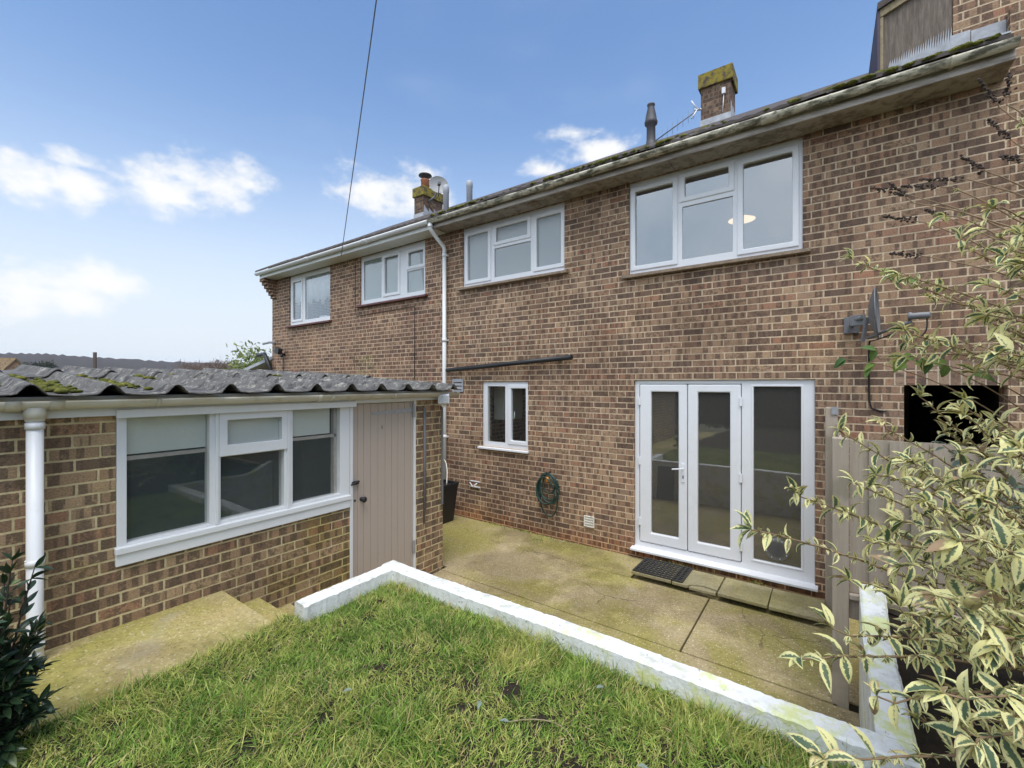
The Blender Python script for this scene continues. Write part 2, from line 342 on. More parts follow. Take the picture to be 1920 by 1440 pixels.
M['terracotta'] = plain('terracotta', (0.42, 0.155, 0.075), 0.8, var=0.25)
M['navy'] = plain('navy_board', (0.02, 0.022, 0.05), 0.6)
M['hose_green'] = plain('hose_green', (0.014, 0.045, 0.036), 0.4)
M['orange'] = plain('orange_connector', (0.75, 0.30, 0.03), 0.4)
M['plaster'] = plain('plaster', (0.42, 0.41, 0.38), 0.9, var=0.05)
M['lining_shade'] = plain('shade_lining', (0.035, 0.04, 0.04), 0.9)  # painted shade for the shed interior behind the panes
M['carpet'] = plain('carpet', (0.10, 0.075, 0.055), 0.95)
M['blind'] = plain('blind', (0.86, 0.86, 0.82), 0.85, var=0.03, scale=3)
M['blind_grey'] = plain('blind_grey', (0.42, 0.47, 0.46), 0.85, var=0.04, scale=3)
M['blind_bar'] = plain('blind_bar', (0.58, 0.49, 0.45), 0.6)
M['lace'] = plain('lace', (0.75, 0.76, 0.78), 0.9, var=0.1, scale=14)
M['glass'] = glass_mat('clear_glass', 8.5, 1.5, tint=(0.93, 0.95, 0.95), bodyfac=0.06)
M['glass_small'] = glass_mat('kitchen_glass', 2.0, 1.5, tint=(0.93, 0.95, 0.93), bodyfac=0.04)
M['glass_side'] = glass_mat('oblique_glass', 3.2, 1.5, tint=(0.93, 0.95, 0.95), bodyfac=0.06)
M['glass_dark'] = glass_mat('door_glass', 5.2, 1.5, tint=(0.88, 0.86, 0.82), bodyfac=0.13)
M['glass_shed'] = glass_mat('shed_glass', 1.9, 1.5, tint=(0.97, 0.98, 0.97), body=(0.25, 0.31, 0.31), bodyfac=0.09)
M['glass_frost'] = glass_mat('obscured_glass', 3.0, 1.5, rough=0.22, body=(0.30, 0.335, 0.345), bodyfac=0.75, ripple=0.25)
M['clear_plastic'] = glass_mat('clear_plastic', 1.0, 1.5, tint=(0.8, 0.8, 0.8), rough=0.15, body=(0.4, 0.4, 0.4), bodyfac=0.25)

n = mat('weathered_wood'); P = n.pos(); gr = n.noise(n.v('MULTIPLY', P, (14, 14, 0.8)), 3.0, 6.0, 0.7)
c = n.mix(gr, (0.30, 0.245, 0.195), (0.52, 0.445, 0.365))
c = n.mix(n.m('MULTIPLY', n.smooth(n.noise(P, 3.0, 4.0), 0.5, 0.7), 0.5), c, (0.17, 0.16, 0.10))
M['wood'] = setp(n, c, 0.9, n.bump(gr, 0.5, 0.006), spec=0.15)

n = mat('old_plywood'); P = n.pos(); gr = n.noise(n.v('MULTIPLY', P, (30, 10, 2.5)), 2.0, 6.0, 0.75)
c = n.ramp(gr, [(0.3, (0.115, 0.09, 0.075)), (0.5, (0.18, 0.145, 0.12)), (0.72, (0.27, 0.225, 0.185))])
M['ply'] = setp(n, c, 0.9, n.bump(gr, 0.4, 0.005), spec=0.1)
M['verge'] = plain('verge_timber', (0.30, 0.235, 0.14), 0.85, var=0.25)
M['barge'] = plain('purple_barge', (0.055, 0.035, 0.06), 0.6)

n = mat('fibre_cement'); P = n.pos()
c = n.mix(n.noise(P, 7.0, 6.0, 0.72), (0.058, 0.054, 0.052), (0.19, 0.18, 0.168))
c = n.mix(n.m('MULTIPLY', n.smooth(n.noise(P, 13.0, 6.0, 0.8), 0.52, 0.62), 0.6), c, (0.46, 0.44, 0.38))
c = n.mix(n.m('MULTIPLY', n.smooth(n.noise(n.v('ADD', P, (5, 3, 1)), 9.0, 6.0, 0.8), 0.50, 0.60), 0.85), c, (0.04, 0.036, 0.04))
M['cement'] = setp(n, c, 0.9, n.bump(n.noise(P, 55.0, 5.0, 0.7), 0.7, 0.008), spec=0.2)

n = mat('roof_tile'); P = n.pos(); x, y, z = n.sep(P)
c = n.mix(n.noise(P, 6.0, 6.0, 0.7), (0.035, 0.028, 0.028), (0.12, 0.095, 0.085))
c = n.mix(n.m('MULTIPLY', n.smooth(n.noise(P, 7.0, 5.0, 0.7), 0.56, 0.68), 0.7), c, (0.20, 0.18, 0.12))
M['tile'] = setp(n, c, 0.9, n.bump(n.noise(P, 60.0, 4.0), 0.6, 0.008))

n = mat('moss'); P = n.pos()
c = n.ramp(n.noise(P, 22.0, 5.0, 0.7), [(0.3, (0.04, 0.045, 0.018)), (0.5, (0.13, 0.135, 0.03)), (0.7, (0.30, 0.26, 0.07))])
M['moss'] = setp(n, c, 1.0, n.bump(n.noise(P, 150.0, 4.0), 1.0, 0.012), spec=0.1)
n = mat('mossy_cap'); P = n.pos()
c = n.mix(n.smooth(n.noise(P, 8.0, 6.0, 0.7), 0.38, 0.56), (0.09, 0.065, 0.05), n.mix(n.noise(P, 25.0, 3.0), (0.22, 0.20, 0.025), (0.36, 0.25, 0.03)))
M['cap'] = setp(n, c, 0.95, n.bump(n.noise(P, 60.0, 5.0, 0.7), 1.0, 0.02))

n = mat('dish_mesh'); P = n.pos()
M['dish_mesh'] = setp(n, n.mix(n.voro(P, 60.0), (0.16, 0.16, 0.16), (0.42, 0.41, 0.40)), 0.6)

n = mat('stem_bark'); P = n.pos()
M['stem'] = setp(n, n.mix(n.noise(P, 20.0, 4.0), (0.17, 0.105, 0.055), (0.30, 0.21, 0.12)), 0.8)
M['stem_dark'] = plain('dark_stem', (0.05, 0.035, 0.025), 0.8)
M['spike'] = plain('dead_flower', (0.055, 0.038, 0.03), 0.95, var=0.5, scale=90)
M['soil'] = soil_mat('soil'); M['lawn_soil'] = soil_mat('lawn_soil', g=(0.055, 0.062, 0.022))
for k in ('variegated', 'grey', 'green', 'dark', 'grass', 'tree', 'conifer', 'twig'): M['leaf_' + k] = leaf_mat('leaf_' + k, k)
n = mat('ground'); P = n.pos()
M['ground'] = setp(n, n.mix(n.smooth(n.noise(P, 0.02, 5.0), 0.4, 0.6), (0.07, 0.10, 0.03), (0.12, 0.11, 0.055)), 0.95)
n = mat('hill_wood'); P = n.pos(); x, y, z = n.sep(P)
c = n.mix(n.noise(P, 0.05, 7.0, 0.75), (0.030, 0.026, 0.024), (0.095, 0.075, 0.06))
fld = n.m('MULTIPLY', n.smooth(z, 17.0, 8.0), n.smooth(n.noise(P, 0.006, 2.0), 0.38, 0.45))
c = n.mix(fld, c, n.mix(n.noise(P, 0.01), (0.08, 0.13, 0.04), (0.15, 0.15, 0.06)))
M['hill'] = setp(n, c, 1.0, spec=0.0)
n = mat('lamp_glow'); em = n.node('ShaderNodeEmission'); em.inputs[0].default_value = (1.0, 0.70, 0.40, 1); em.inputs[1].default_value = 0.95
n.L.new(em.outputs[0], n.out.inputs[0]); M['lampglow'] = n.mat
M['far_wall'] = plain('far_wall', (0.30, 0.16, 0.08), 0.9)
M['far_tile'] = plain('far_tile', (0.20, 0.13, 0.065), 0.9, var=0.5, scale=2.5)


# ---------------------------------------------------------------- mesh helpers
class MB:
    def __init__(s): s.v = []; s.f = []; s.smooth = []
    def add(s, vs, fs, sm=False):
        o = len(s.v); s.v += [tuple(p) for p in vs]
        for f in fs: s.f.append(tuple(i + o for i in f)); s.smooth.append(sm)
        return s
    def box(s, x0, x1, y0, y1, z0, z1):
        vs = [(x, y, z) for x in (x0, x1) for y in (y0, y1) for z in (z0, z1)]
        return s.add(vs, [(0, 1, 3, 2), (4, 6, 7, 5), (0, 4, 5, 1), (2, 3, 7, 6), (0, 2, 6, 4), (1, 5, 7, 3)])
    def obox(s, c, dx, dy, dz, hx, hy, hz):
        c = Vector(c); dx = Vector(dx).normalized(); dy = Vector(dy).normalized(); dz = Vector(dz).normalized()
        vs = [c + dx * (a * hx) + dy * (b * hy) + dz * (e * hz) for a in (-1, 1) for b in (-1, 1) for e in (-1, 1)]
        return s.add(vs, [(0, 1, 3, 2), (4, 6, 7, 5), (0, 4, 5, 1), (2, 3, 7, 6), (0, 2, 6, 4), (1, 5, 7, 3)])
    def ext(s, poly, axis, a0, a1, sm=False):
        """extrude a closed polygon along an axis; 2-D coords are the other two axes in x,y,z order"""
        def P(p, a): return {'X': (a, p[0], p[1]), 'Y': (p[0], a, p[1]), 'Z': (p[0], p[1], a)}[axis]
        n = len(poly); vs = [P(p, a0) for p in poly] + [P(p, a1) for p in poly]
        s.add(vs, [tuple(range(n))[::-1], tuple(range(n, 2 * n))])
        o = len(s.v) - 2 * n
        for i in range(n): s.f.append((o + i, o + (i + 1) % n, o + n + (i + 1) % n, o + n + i)); s.smooth.append(sm)
        return s
    def tube(s, pts, r, n=10, caps=True, sm=True):
        pts = [Vector(p) for p in pts]; k = len(pts); rs = r if hasattr(r, '__len__') else [r] * k
        t0 = (pts[1] - pts[0]).normalized(); up = Vector((0, 0, 1)) if abs(t0.z) < 0.9 else Vector((1, 0, 0))
        a = t0.cross(up).normalized(); vs = []
        for i, p in enumerate(pts):
            if i == 0: t = t0
            elif i == k - 1: t = (pts[i] - pts[i - 1]).normalized()
            else: t = ((pts[i + 1] - p).normalized() + (p - pts[i - 1]).normalized()).normalized()
            a = (a - t * a.dot(t)).normalized(); b = t.cross(a)
            for j in range(n):
                an = 2 * math.pi * j / n; vs.append(p + (a * math.cos(an) + b * math.sin(an)) * rs[i])
        fs = [(i * n + j, i * n + (j + 1) % n, (i + 1) * n + (j + 1) % n, (i + 1) * n + j) for i in range(k - 1) for j in range(n)]
        s.add(vs, fs, sm)
        if caps:
            o = len(s.v) - k * n
            s.f.append(tuple(o + j for j in range(n))[::-1]); s.smooth.append(False)
            s.f.append(tuple(o + (k - 1) * n + j for j in range(n))); s.smooth.append(False)
        return s
    def lathe(s, prof, c=(0, 0, 0), axis=(0, 0, 1), n=20):
        ax = Vector(axis).normalized(); up = Vector((0, 0, 1)) if abs(ax.z) < 0.9 else Vector((1, 0, 0))
        a = ax.cross(up).normalized(); b = ax.cross(a); c = Vector(c); k = len(prof); vs = []
        for r, h in prof:
            for j in range(n):
                an = 2 * math.pi * j / n; vs.append(c + ax * h + (a * math.cos(an) + b * math.sin(an)) * r)
        fs = [(i * n + j, i * n + (j + 1) % n, (i + 1) * n + (j + 1) % n, (i + 1) * n + j) for i in range(k - 1) for j in range(n)]
        s.add(vs, fs, True); o = len(s.v) - k * n
        if prof[0][0] > 1e-5: s.f.append(tuple(o + j for j in range(n))[::-1]); s.smooth.append(False)
        if prof[-1][0] > 1e-5: s.f.append(tuple(o + (k - 1) * n + j for j in range(n))); s.smooth.append(False)
        return s
    def plate(s, u0, u1, v0, v1, holes, d0, d1, axis):
        """slab with rectangular holes; thickness d0..d1 along axis"""
        us = sorted({round(q, 5) for q in [u0, u1] + [h[0] for h in holes] + [h[1] for h in holes] if u0 - 1e-6 <= q <= u1 + 1e-6})
        vv = sorted({round(q, 5) for q in [v0, v1] + [h[2] for h in holes] + [h[3] for h in holes] if v0 - 1e-6 <= q <= v1 + 1e-6})
        def inside(i, j):
            if i < 0 or j < 0 or i >= len(us) - 1 or j >= len(vv) - 1: return False
            uc, vc = (us[i] + us[i + 1]) / 2, (vv[j] + vv[j + 1]) / 2
            return not any(h[0] < uc < h[1] and h[2] < vc < h[3] for h in holes)
        idx = {}
        vs = []; fs = []
        def V(i, j, k):
            if (i, j, k) not in idx:
                d = (d0, d1)[k]; u, v = us[i], vv[j]
                idx[(i, j, k)] = len(vs); vs.append({'X': (d, u, v), 'Y': (u, d, v), 'Z': (u, v, d)}[axis])
            return idx[(i, j, k)]
        for i in range(len(us) - 1):
            for j in range(len(vv) - 1):
                if not inside(i, j): continue
                fs.append((V(i, j, 0), V(i + 1, j, 0), V(i + 1, j + 1, 0), V(i, j + 1, 0)))
                fs.append((V(i, j, 1), V(i, j + 1, 1), V(i + 1, j + 1, 1), V(i + 1, j, 1)))
                if not inside(i - 1, j): fs.append((V(i, j, 0), V(i, j + 1, 0), V(i, j + 1, 1), V(i, j, 1)))
                if not inside(i + 1, j): fs.append((V(i + 1, j, 0), V(i + 1, j, 1), V(i + 1, j + 1, 1), V(i + 1, j + 1, 0)))
                if not inside(i, j - 1): fs.append((V(i, j, 0), V(i, j, 1), V(i + 1, j, 1), V(i + 1, j, 0)))
                if not inside(i, j + 1): fs.append((V(i, j + 1, 0), V(i + 1, j + 1, 0), V(i + 1, j + 1, 1), V(i, j + 1, 1)))
        return s.add(vs, fs)
    def blob(s, c, rx, ry, rz, seed=0, n=7, amp=0.25):
        rr = random.Random(seed); k = n; vs = [Vector((0, 0, 1))]; 
        for i in range(1, k):
            th = math.pi * i / k
            for j in range(2 * k):
                ph = math.pi * j / k; vs.append(Vector((math.sin(th) * math.cos(ph), math.sin(th) * math.sin(ph), math.cos(th))))
        vs.append(Vector((0, 0, -1)))
        out = [(c[0] + p.x * rx * (1 + rr.uniform(-amp, amp)), c[1] + p.y * ry * (1 + rr.uniform(-amp, amp)), c[2] + p.z * rz * (1 + rr.uniform(-amp, amp))) for p in vs]
        m_ = 2 * k; fs = [(0, 1 + j, 1 + (j + 1) % m_) for j in range(m_)]
        for i in range(k - 2): fs += [(1 + i * m_ + j, 1 + (i + 1) * m_ + j, 1 + (i + 1) * m_ + (j + 1) % m_, 1 + i * m_ + (j + 1) % m_) for j in range(m_)]
        l = len(vs) - 1; o = 1 + (k - 2) * m_; fs += [(o + j, l, o + (j + 1) % m_) for j in range(m_)]
        return s.add(out, fs, True)
    def build(s, name, material, parent=None, bevel=0.0, fix=True, loc=None):
        me = bpy.data.meshes.new(name); me.from_pydata(s.v, [], s.f)
        if fix:
            bm = bmesh.new(); bm.from_mesh(me); bmesh.ops.recalc_face_normals(bm, faces=bm.faces); bm.to_mesh(me); bm.free()
        me.polygons.foreach_set('use_smooth', s.smooth)
        me.materials.append(material)
        o = bpy.data.objects.new(name, me); COL.objects.link(o)
        if parent is not None: attach(o, parent)
        if bevel:
            b = o.modifiers.new('bevel', 'BEVEL'); b.width = bevel; b.segments = 2; b.limit_method = 'ANGLE'; b.angle_limit = R(40)
        return o

ORIGIN = {}
def attach(o, parent):
    o.parent = parent
    o.matrix_parent_inverse = Matrix.Translation(-ORIGIN.get(parent.name, Vector((0, 0, 0))))
def thing(name, label, cat, loc=(0, 0, 0), group=None):
    o = bpy.data.objects.new(name, None); COL.objects.link(o); o.location = loc; o.empty_display_size = 0.2
    ORIGIN[o.name] = Vector(loc); o['label'] = label; o['category'] = cat
    if group: o['group'] = group
    return o
def tag(o, label, cat, group=None):
    o['label'] = label; o['category'] = cat
    if group: o['group'] = group
    return o
def struct(o): o['kind'] = 'structure'; return o
def stuff(o): o['kind'] = 'stuff'; return o

def fast_mesh(name, verts, faces_flat, counts, material, attrs=None, smooth=True, parent=None):
    me = bpy.data.meshes.new(name); nv = len(verts)
    me.vertices.add(nv); me.vertices.foreach_set('co', np.asarray(verts, np.float32).ravel())
    me.loops.add(len(faces_flat)); me.loops.foreach_set('vertex_index', np.asarray(faces_flat, np.int32))
    me.polygons.add(len(counts)); st = np.zeros(len(counts), np.int32); st[1:] = np.cumsum(counts)[:-1]
    me.polygons.foreach_set('loop_start', st); me.polygons.foreach_set('use_smooth', np.full(len(counts), smooth))
    me.update(calc_edges=True)
    for k, a in (attrs or {}).items():
        at = me.attributes.new(k, 'FLOAT', 'POINT'); at.data.foreach_set('value', np.asarray(a, np.float32))
    me.materials.append(material)
    o = bpy.data.objects.new(name, me); COL.objects.link(o)
    if parent is not None: attach(o, parent)
    return o

def unit(a): return a / np.maximum(np.linalg.norm(a, axis=-1, keepdims=True), 1e-9)
def leaves(name, pos, dirs, up, length, width, droop, rnd, material, parent=None, rows=6, fold=0.25, shape='leaf', curl=None):
    """many leaves in one mesh: rows along, three verts across (left edge, midrib, right edge)"""
    pos = np.asarray(pos, float); N = len(pos); d = unit(np.asarray(dirs, float)); upv = np.asarray(up, float)
    side = unit(np.cross(d, upv)); nrm = unit(np.cross(side, d))
    v = np.linspace(0, 1, rows)
    if shape == 'leaf': prof = np.interp(v, [0, 0.06, 0.2, 0.42, 0.65, 0.85, 1], [0.12, 0.2, 0.75, 1.0, 0.78, 0.36, 0.0])
    elif shape == 'broad': prof = np.interp(v, [0, 0.1, 0.3, 0.6, 0.85, 1], [0.08, 0.75, 1.0, 0.72, 0.35, 0.0])
    else: prof = np.interp(v, [0, 0.4, 0.8, 1], [1.0, 0.9, 0.5, 0.05])
    length = np.asarray(length, float)[:, None, None]; width = np.asarray(width, float)[:, None, None]; droop = np.asarray(droop, float)[:, None, None]
    vv = v[None, :, None]
    th = droop * vv                                            # bending angle along the leaf
    ctr = np.zeros((N, rows, 3)); step = length / (rows - 1); acc = pos[:, None, :].copy()
    for i in range(rows):
        ctr[:, i] = acc[:, 0]
        a = droop[:, 0] * v[i]
        acc = acc + (d * np.cos(a) - nrm * np.sin(a))[:, None, :] * step
    nl = nrm[:, None, :] * np.cos(th) + d[:, None, :] * np.sin(th)
    wd = width * 0.5 * prof[None, :, None]
    L = ctr - side[:, None, :] * wd + nl * wd * fold * 2; Rr = ctr + side[:, None, :] * wd + nl * wd * fold * 2
    if shape == 'blade':
        verts = np.stack([L, Rr], 2).reshape(-1, 3); k = 2
        lu = np.tile(np.array([-1, 1.0]), N * rows)
    else:
        verts = np.stack([L, ctr, Rr], 2).reshape(-1, 3); k = 3
        lu = np.tile(np.array([-1, 0, 1.0]), N * rows)
    lv = np.tile(np.repeat(v, k), N); rn = np.repeat(np.asarray(rnd, float), rows * k)
    q = []
    for i in range(rows - 1):
        for j in range(k - 1): q.append([i * k + j, i * k + j + 1, (i + 1) * k + j + 1, (i + 1) * k + j])
    q = np.array(q); F = (q[None] + (np.arange(N) * rows * k)[:, None, None]).reshape(-1)
    return fast_mesh(name, verts, F, np.full(N * len(q), 4), material, dict(lu=lu, lv=lv, rnd=rn), True, parent)

def bez(a, b, c, n):
    a, b, c = map(np.array, (a, b, c)); t = np.linspace(0, 1, n)[:, None]
    return (1 - t) ** 2 * a + 2 * t * (1 - t) * b + t * t * c

def vnoise(x, y, seed=0):
    r = np.random.default_rng(seed); out = np.zeros(np.shape(x))
    for k in range(10):
        a = r.uniform(0, 2 * np.pi); f = r.uniform(0.6, 1.6) * (1.5 ** (k % 4)); out = out + np.sin((np.cos(a) * x + np.sin(a) * y) * f * 2 + r.uniform(0, 6)) / (1.3 ** (k % 4))
    return out / 5.0

# ================================================================ SETTING: ground, patio, path, lawn, bed, hills
TZ = -2.22            # terrace level
LAWN = -1.60
mb = MB(); mb.add([(-1690, -1690, -2.7), (1690, -1690, -2.7), (1690, 1690, -2.7), (-1690, 1690, -2.7)], [(0, 1, 2, 3)])
struct(mb.build('ground', M['ground'], fix=False))

mb = MB(); mb.box(-9.0, 2.2, 2.2, 5.52, -2.6, TZ - 0.025); struct(mb.build('patio_base', M['joint']))
mb = MB()
def slabp(poly, dz): mb.ext(poly, 'Z', TZ - 0.06, TZ + dz)
slabp([(-9.0, 3.9), (-3.77, 3.9), (-3.77, 3.80), (-1.013, 3.80), (-1.013, 4.905), (-2.895, 4.905), (-2.895, 5.515), (-9.0, 5.515)], 0.0)
slabp([(-2.889, 4.911), (-1.85, 4.911), (-1.85, 5.515), (-2.889, 5.515)], 0.003)
slabp([(-3.77, 2.3), (0.2, 2.3), (0.2, 3.785), (-0.5, 3.793), (-2.0, 3.792), (-3.77, 3.794)], -0.004)
slabp([(-0.998, 3.80), (0.05, 3.80), (0.05, 4.90), (-0.998, 4.90)], 0.002)
slabp([(-1.84, 4.915), (0.35, 4.915), (0.35, 5.515), (-1.84, 5.515)], -0.012)
slabp([(0.06, 3.9), (2.2, 3.9), (2.2, 5.515), (0.06, 5.515)], -0.01)
struct(mb.build('patio', M['patio'], bevel=0.006))

# upper path, steps down
mb = MB()
mb.ext([(-4.6, -2.6), (1.467, -2.6), (1.467, -1.60), (1.455, -1.588), (-4.6, -1.588)], 'X', -3.79, -2.6)
mb.ext([(1.47, -2.6), (1.735, -2.6), (1.735, -1.76), (1.725, -1.75), (1.47, -1.75)], 'X', -3.79, -3.02)
mb.ext([(1.738, -2.6), (1.995, -2.6), (1.995, -1.915), (1.985, -1.905), (1.738, -1.905)], 'X', -3.79, -3.02)
mb.ext([(1.998, -2.6), (2.27, -2.6), (2.27, -2.07), (2.26, -2.06), (1.998, -2.06)], 'X', -3.79, -3.02)
struct(mb.build('path', M['path']))

def height_sheet(name, x0, x1, y0, y1, step, zf, material):
    xs = np.arange(x0, x1 + 1e-6, step); ys = np.arange(y0, y1 + 1e-6, step); X, Y = np.meshgrid(xs, ys, indexing='ij'); Z = zf(X, Y)
    nx, ny = len(xs), len(ys); V = np.stack([X, Y, Z], -1).reshape(-1, 3)
    i, j = np.meshgrid(np.arange(nx - 1), np.arange(ny - 1), indexing='ij'); a = (i * ny + j).ravel()
    F = np.stack([a, a + ny, a + ny + 1, a + 1], 1).ravel()
    return struct(fast_mesh(name, V, F, np.full(len(a), 4), material))
def lawn_z(X, Y):
    z = LAWN + 0.022 + 0.026 * vnoise(X * 2.2, Y * 2.2, 1) + 0.012 * vnoise(X * 9, Y * 9, 2) + 0.012
    nw = np.clip((np.asarray(Y) - 2.02) / 0.2, 0, 1); nl = np.clip((-2.68 - np.asarray(X)) / 0.16, 0, 1) * np.clip((np.asarray(Y) - 1.50) / 0.1, 0, 1)
    z = z - np.maximum(0.045 * nw, 0.06 * nl) - 0.04 * np.clip((np.asarray(X) + 0.15) * 1.2, 0, 1)
    e = np.clip((-2.93 - X + 0.03 * vnoise(X * 0 + 1.0, Y * 5, 5)) / 0.06, 0, 1)        # edge along the path
    e2 = np.where(np.asarray(Y) < 1.55, e, 0)
    return z - e2 * 0.10
height_sheet('lawn_soil', -3.02, 0.32, -4.5, 2.40, 0.03, lawn_z, M['soil'])
def bed_z(X, Y): return -1.63 + 0.035 * vnoise(X * 3, Y * 3, 7) + 0.02 * vnoise(X * 11, Y * 11, 8) + 0.10 * np.clip((np.asarray(Y) - 2.3) / 1.4, 0, 1)
height_sheet('planting_bed', 0.24, 3.2, -1.5, 3.9, 0.03, bed_z, M['soil'])

# far hills to the left, wooded ridge line
mb = MB(); NB = 260; rows_h = [(230, 0.0), (420, 0.10), (640, 0.36), (860, 0.74), (1000, 1.0), (1150, 0.9)]
prof_px = [(-400, 76), (0, 58), (60, 57), (120, 54), (200, 49), (270, 44), (330, 41), (420, 39), (520, 34), (900, 18), (1600, 10)]
Vh = []
for i in range(NB):
    px = -400 + 2000 * i / (NB - 1); a = (px - 960) / 827
    dxx, dyy = -math.sin(YAW) + a * math.cos(YAW), math.cos(YAW) + a * math.sin(YAW)
    ang = math.atan2(dyy, dxx); elev = np.interp(px, [p[0] for p in prof_px], [p[1] for p in prof_px]) / math.hypot(1, a) / 827
    for r_, k in rows_h:
        zz = -6 + (elev * 1000 + 6) * k + (random.uniform(-1.2, 2.2) if k > 0.7 else random.uniform(-0.5, 0.5))
        Vh.append((math.cos(ang) * r_, math.sin(ang) * r_, zz))
K = len(rows_h)
mb.add(Vh, [(i * K + j, (i + 1) * K + j, (i + 1) * K + j + 1, i * K + j + 1) for i in range(NB - 1) for j in range(K - 1)], True)
struct(mb.build('hills', M['hill']))


# ================================================================ HOUSES
WY = 5.52; WT = 0.25; SOF = 2.60; FASC = 5.21; RIDGE_Y = 9.2; RIDGE_Z = 5.06; EAVE_Y = 5.12; EAVE_Z = 2.735

def window(house, x0, x1, z0, z1, panes, sill_mat, glassm, mull=(), sill=True, ymid=WY + 0.03, framem=None, sillx=0.07, label=None, nm='window'):
    """panes: list of (x0,x1,z0,z1,is_sash) glass rectangles; the frame is one plate with openings"""
    fm = framem or M['upvc']; holes = []
    for p in panes:
        gx0, gx1, gz0, gz1, sash = p; e = 0.052 if sash else 0.0
        holes.append((gx0 - e, gx1 + e, gz0 - e, gz1 + e))
    fr = MB().plate(x0, x1, z0, z1, holes, ymid, ymid + 0.065, 'Y').build(nm, fm, house, bevel=0.007)
    if label: fr['label'] = label
    for (gx0, gx1, gz0, gz1, sash) in panes:
        if sash:
            MB().plate(gx0 - 0.062, gx1 + 0.062, gz0 - 0.062, gz1 + 0.062, [(gx0, gx1, gz0, gz1)], ymid - 0.016, ymid + 0.05, 'Y').build('casement', fm, fr, bevel=0.011)
        MB().box(gx0 - 0.01, gx1 + 0.01, ymid + 0.018, ymid + 0.024, gz0 - 0.01, gz1 + 0.01).build('pane', glassm, fr)
    if sill:
        MB().ext([(WY - 0.075, z0 - 0.058), (WY - 0.075, z0 - 0.022), (ymid + 0.06, z0 - 0.001), (ymid + 0.06, z0 - 0.058)], 'X', x0 - sillx, x1 + sillx).build('sill', sill_mat, fr, bevel=0.004)
    return fr

def half_ring(cy_, cz_, r, t=0.004, n=12):
    """half-round gutter section, open at the top"""
    o = [(cy_ + r * math.cos(math.pi + math.pi * i / n), cz_ + r * math.sin(math.pi + math.pi * i / n)) for i in range(n + 1)]
    q = [(cy_ + (r - t) * math.cos(2 * math.pi - math.pi * i / n), cz_ + (r - t) * math.sin(2 * math.pi - math.pi * i / n)) for i in range(n + 1)]
    return o + q

def eave_tiles(x0, x1, seed, wob=0.006):
    """the lowest two courses of interlocking tiles: rolls and pans whose butt ends show over the gutter"""
    mb = MB(); rr = random.Random(seed); slope = (RIDGE_Z - EAVE_Z) / (RIDGE_Y - EAVE_Y); xw = 0.30
    ncol = int((x1 - x0) / xw)
    for row in range(2):
        yb = EAVE_Y + row * 0.30; 
        for k in range(ncol + 1):
            xa = x0 + k * xw; xb = min(xa + xw, x1)
            if xb - xa < 0.05: continue
            dz = rr.uniform(-wob, wob); dy = rr.uniform(-0.008, 0.008); tilt = rr.uniform(-wob, wob)
            n = 8; top = []; bot = []
            for i in range(n + 1):
                f = i / n; h = 0.018 * max(0, math.sin(math.pi * min(1, max(0, (f - 0.05) / 0.4)))) ** 1.0 + 0.012 * max(0, math.sin(math.pi * (f - 0.55) / 0.4)) * (0.55 < f < 0.95)
                x = xa + (xb - xa) * f
                top.append((x, yb + dy, EAVE_Z + slope * (yb - EAVE_Y) + 0.030 + h + dz + tilt * f)); bot.append((x, yb + dy, EAVE_Z + slope * (yb - EAVE_Y) + 0.006 + dz + tilt * f))
            L = 0.33; vs = top + bot + [(p[0], p[1] + L, p[2] + L * slope) for p in top] + [(p[0], p[1] + L, p[2] + L * slope) for p in bot]
            m_ = n + 1; fs = []
            for i in range(n): fs += [(i, i + 1, m_ + i + 1, m_ + i), (i, 2 * m_ + i, 2 * m_ + i + 1, i + 1), (m_ + i, m_ + i + 1, 3 * m_ + i + 1, 3 * m_ + i)]
            fs += [(0, m_, 3 * m_, 2 * m_), (n, 2 * m_ + n, 3 * m_ + n, m_ + n)]
            mb.add(vs, fs)
    return mb

def house_shell(root, x0, x1, holes, brickm, back=12.9):
    MB().plate(x0, x1, -2.5, 2.72, holes, WY, WY + WT, 'Y').build('wall', brickm, root)
    mb = MB(); mb.box(x0, x0 + 0.22, WY + WT, back, -2.5, 2.72); mb.box(x1 - 0.22, x1, WY + WT, back, 0.21 if x1 > 0 else -2.5, 2.72); mb.box(x0, x1, back, back + 0.25, -2.5, 2.72)
    mb.build('party_wall', brickm, root)
    mb = MB(); mb.box(x0 + 0.22, x1 - 0.22, WY + WT, back, -2.4, -2.1); mb.box(x0 + 0.22, x1 - 0.22, WY + WT, back, 0.22, 0.42)
    mb.build('floor', M['carpet'], root)
    mb = MB(); mb.box(x0 + 0.22, x1 - 0.22, WY + WT, back, 2.66, 2.72); mb.box(x0 + 0.22, x1 - 0.22, WY + WT, back, 0.16, 0.215); mb.box(x0 + 0.22, x1 - 0.22, WY + WT + 3.6, WY + WT + 3.7, -2.1, 2.66)
    mb.build('room_lining', M['plaster'], root)
    slope = (RIDGE_Z - EAVE_Z) / (RIDGE_Y - EAVE_Y)
    yb = EAVE_Y + 0.30
    pf = [(yb, EAVE_Z + slope * (yb - EAVE_Y)), (RIDGE_Y, RIDGE_Z), (13.3, EAVE_Z), (13.3, EAVE_Z - 0.06), (RIDGE_Y, RIDGE_Z - 0.12), (yb, EAVE_Z + slope * (yb - EAVE_Y) - 0.1)]
    return MB().ext(pf, 'X', x0, x1).build('roof', M['tile'], root)

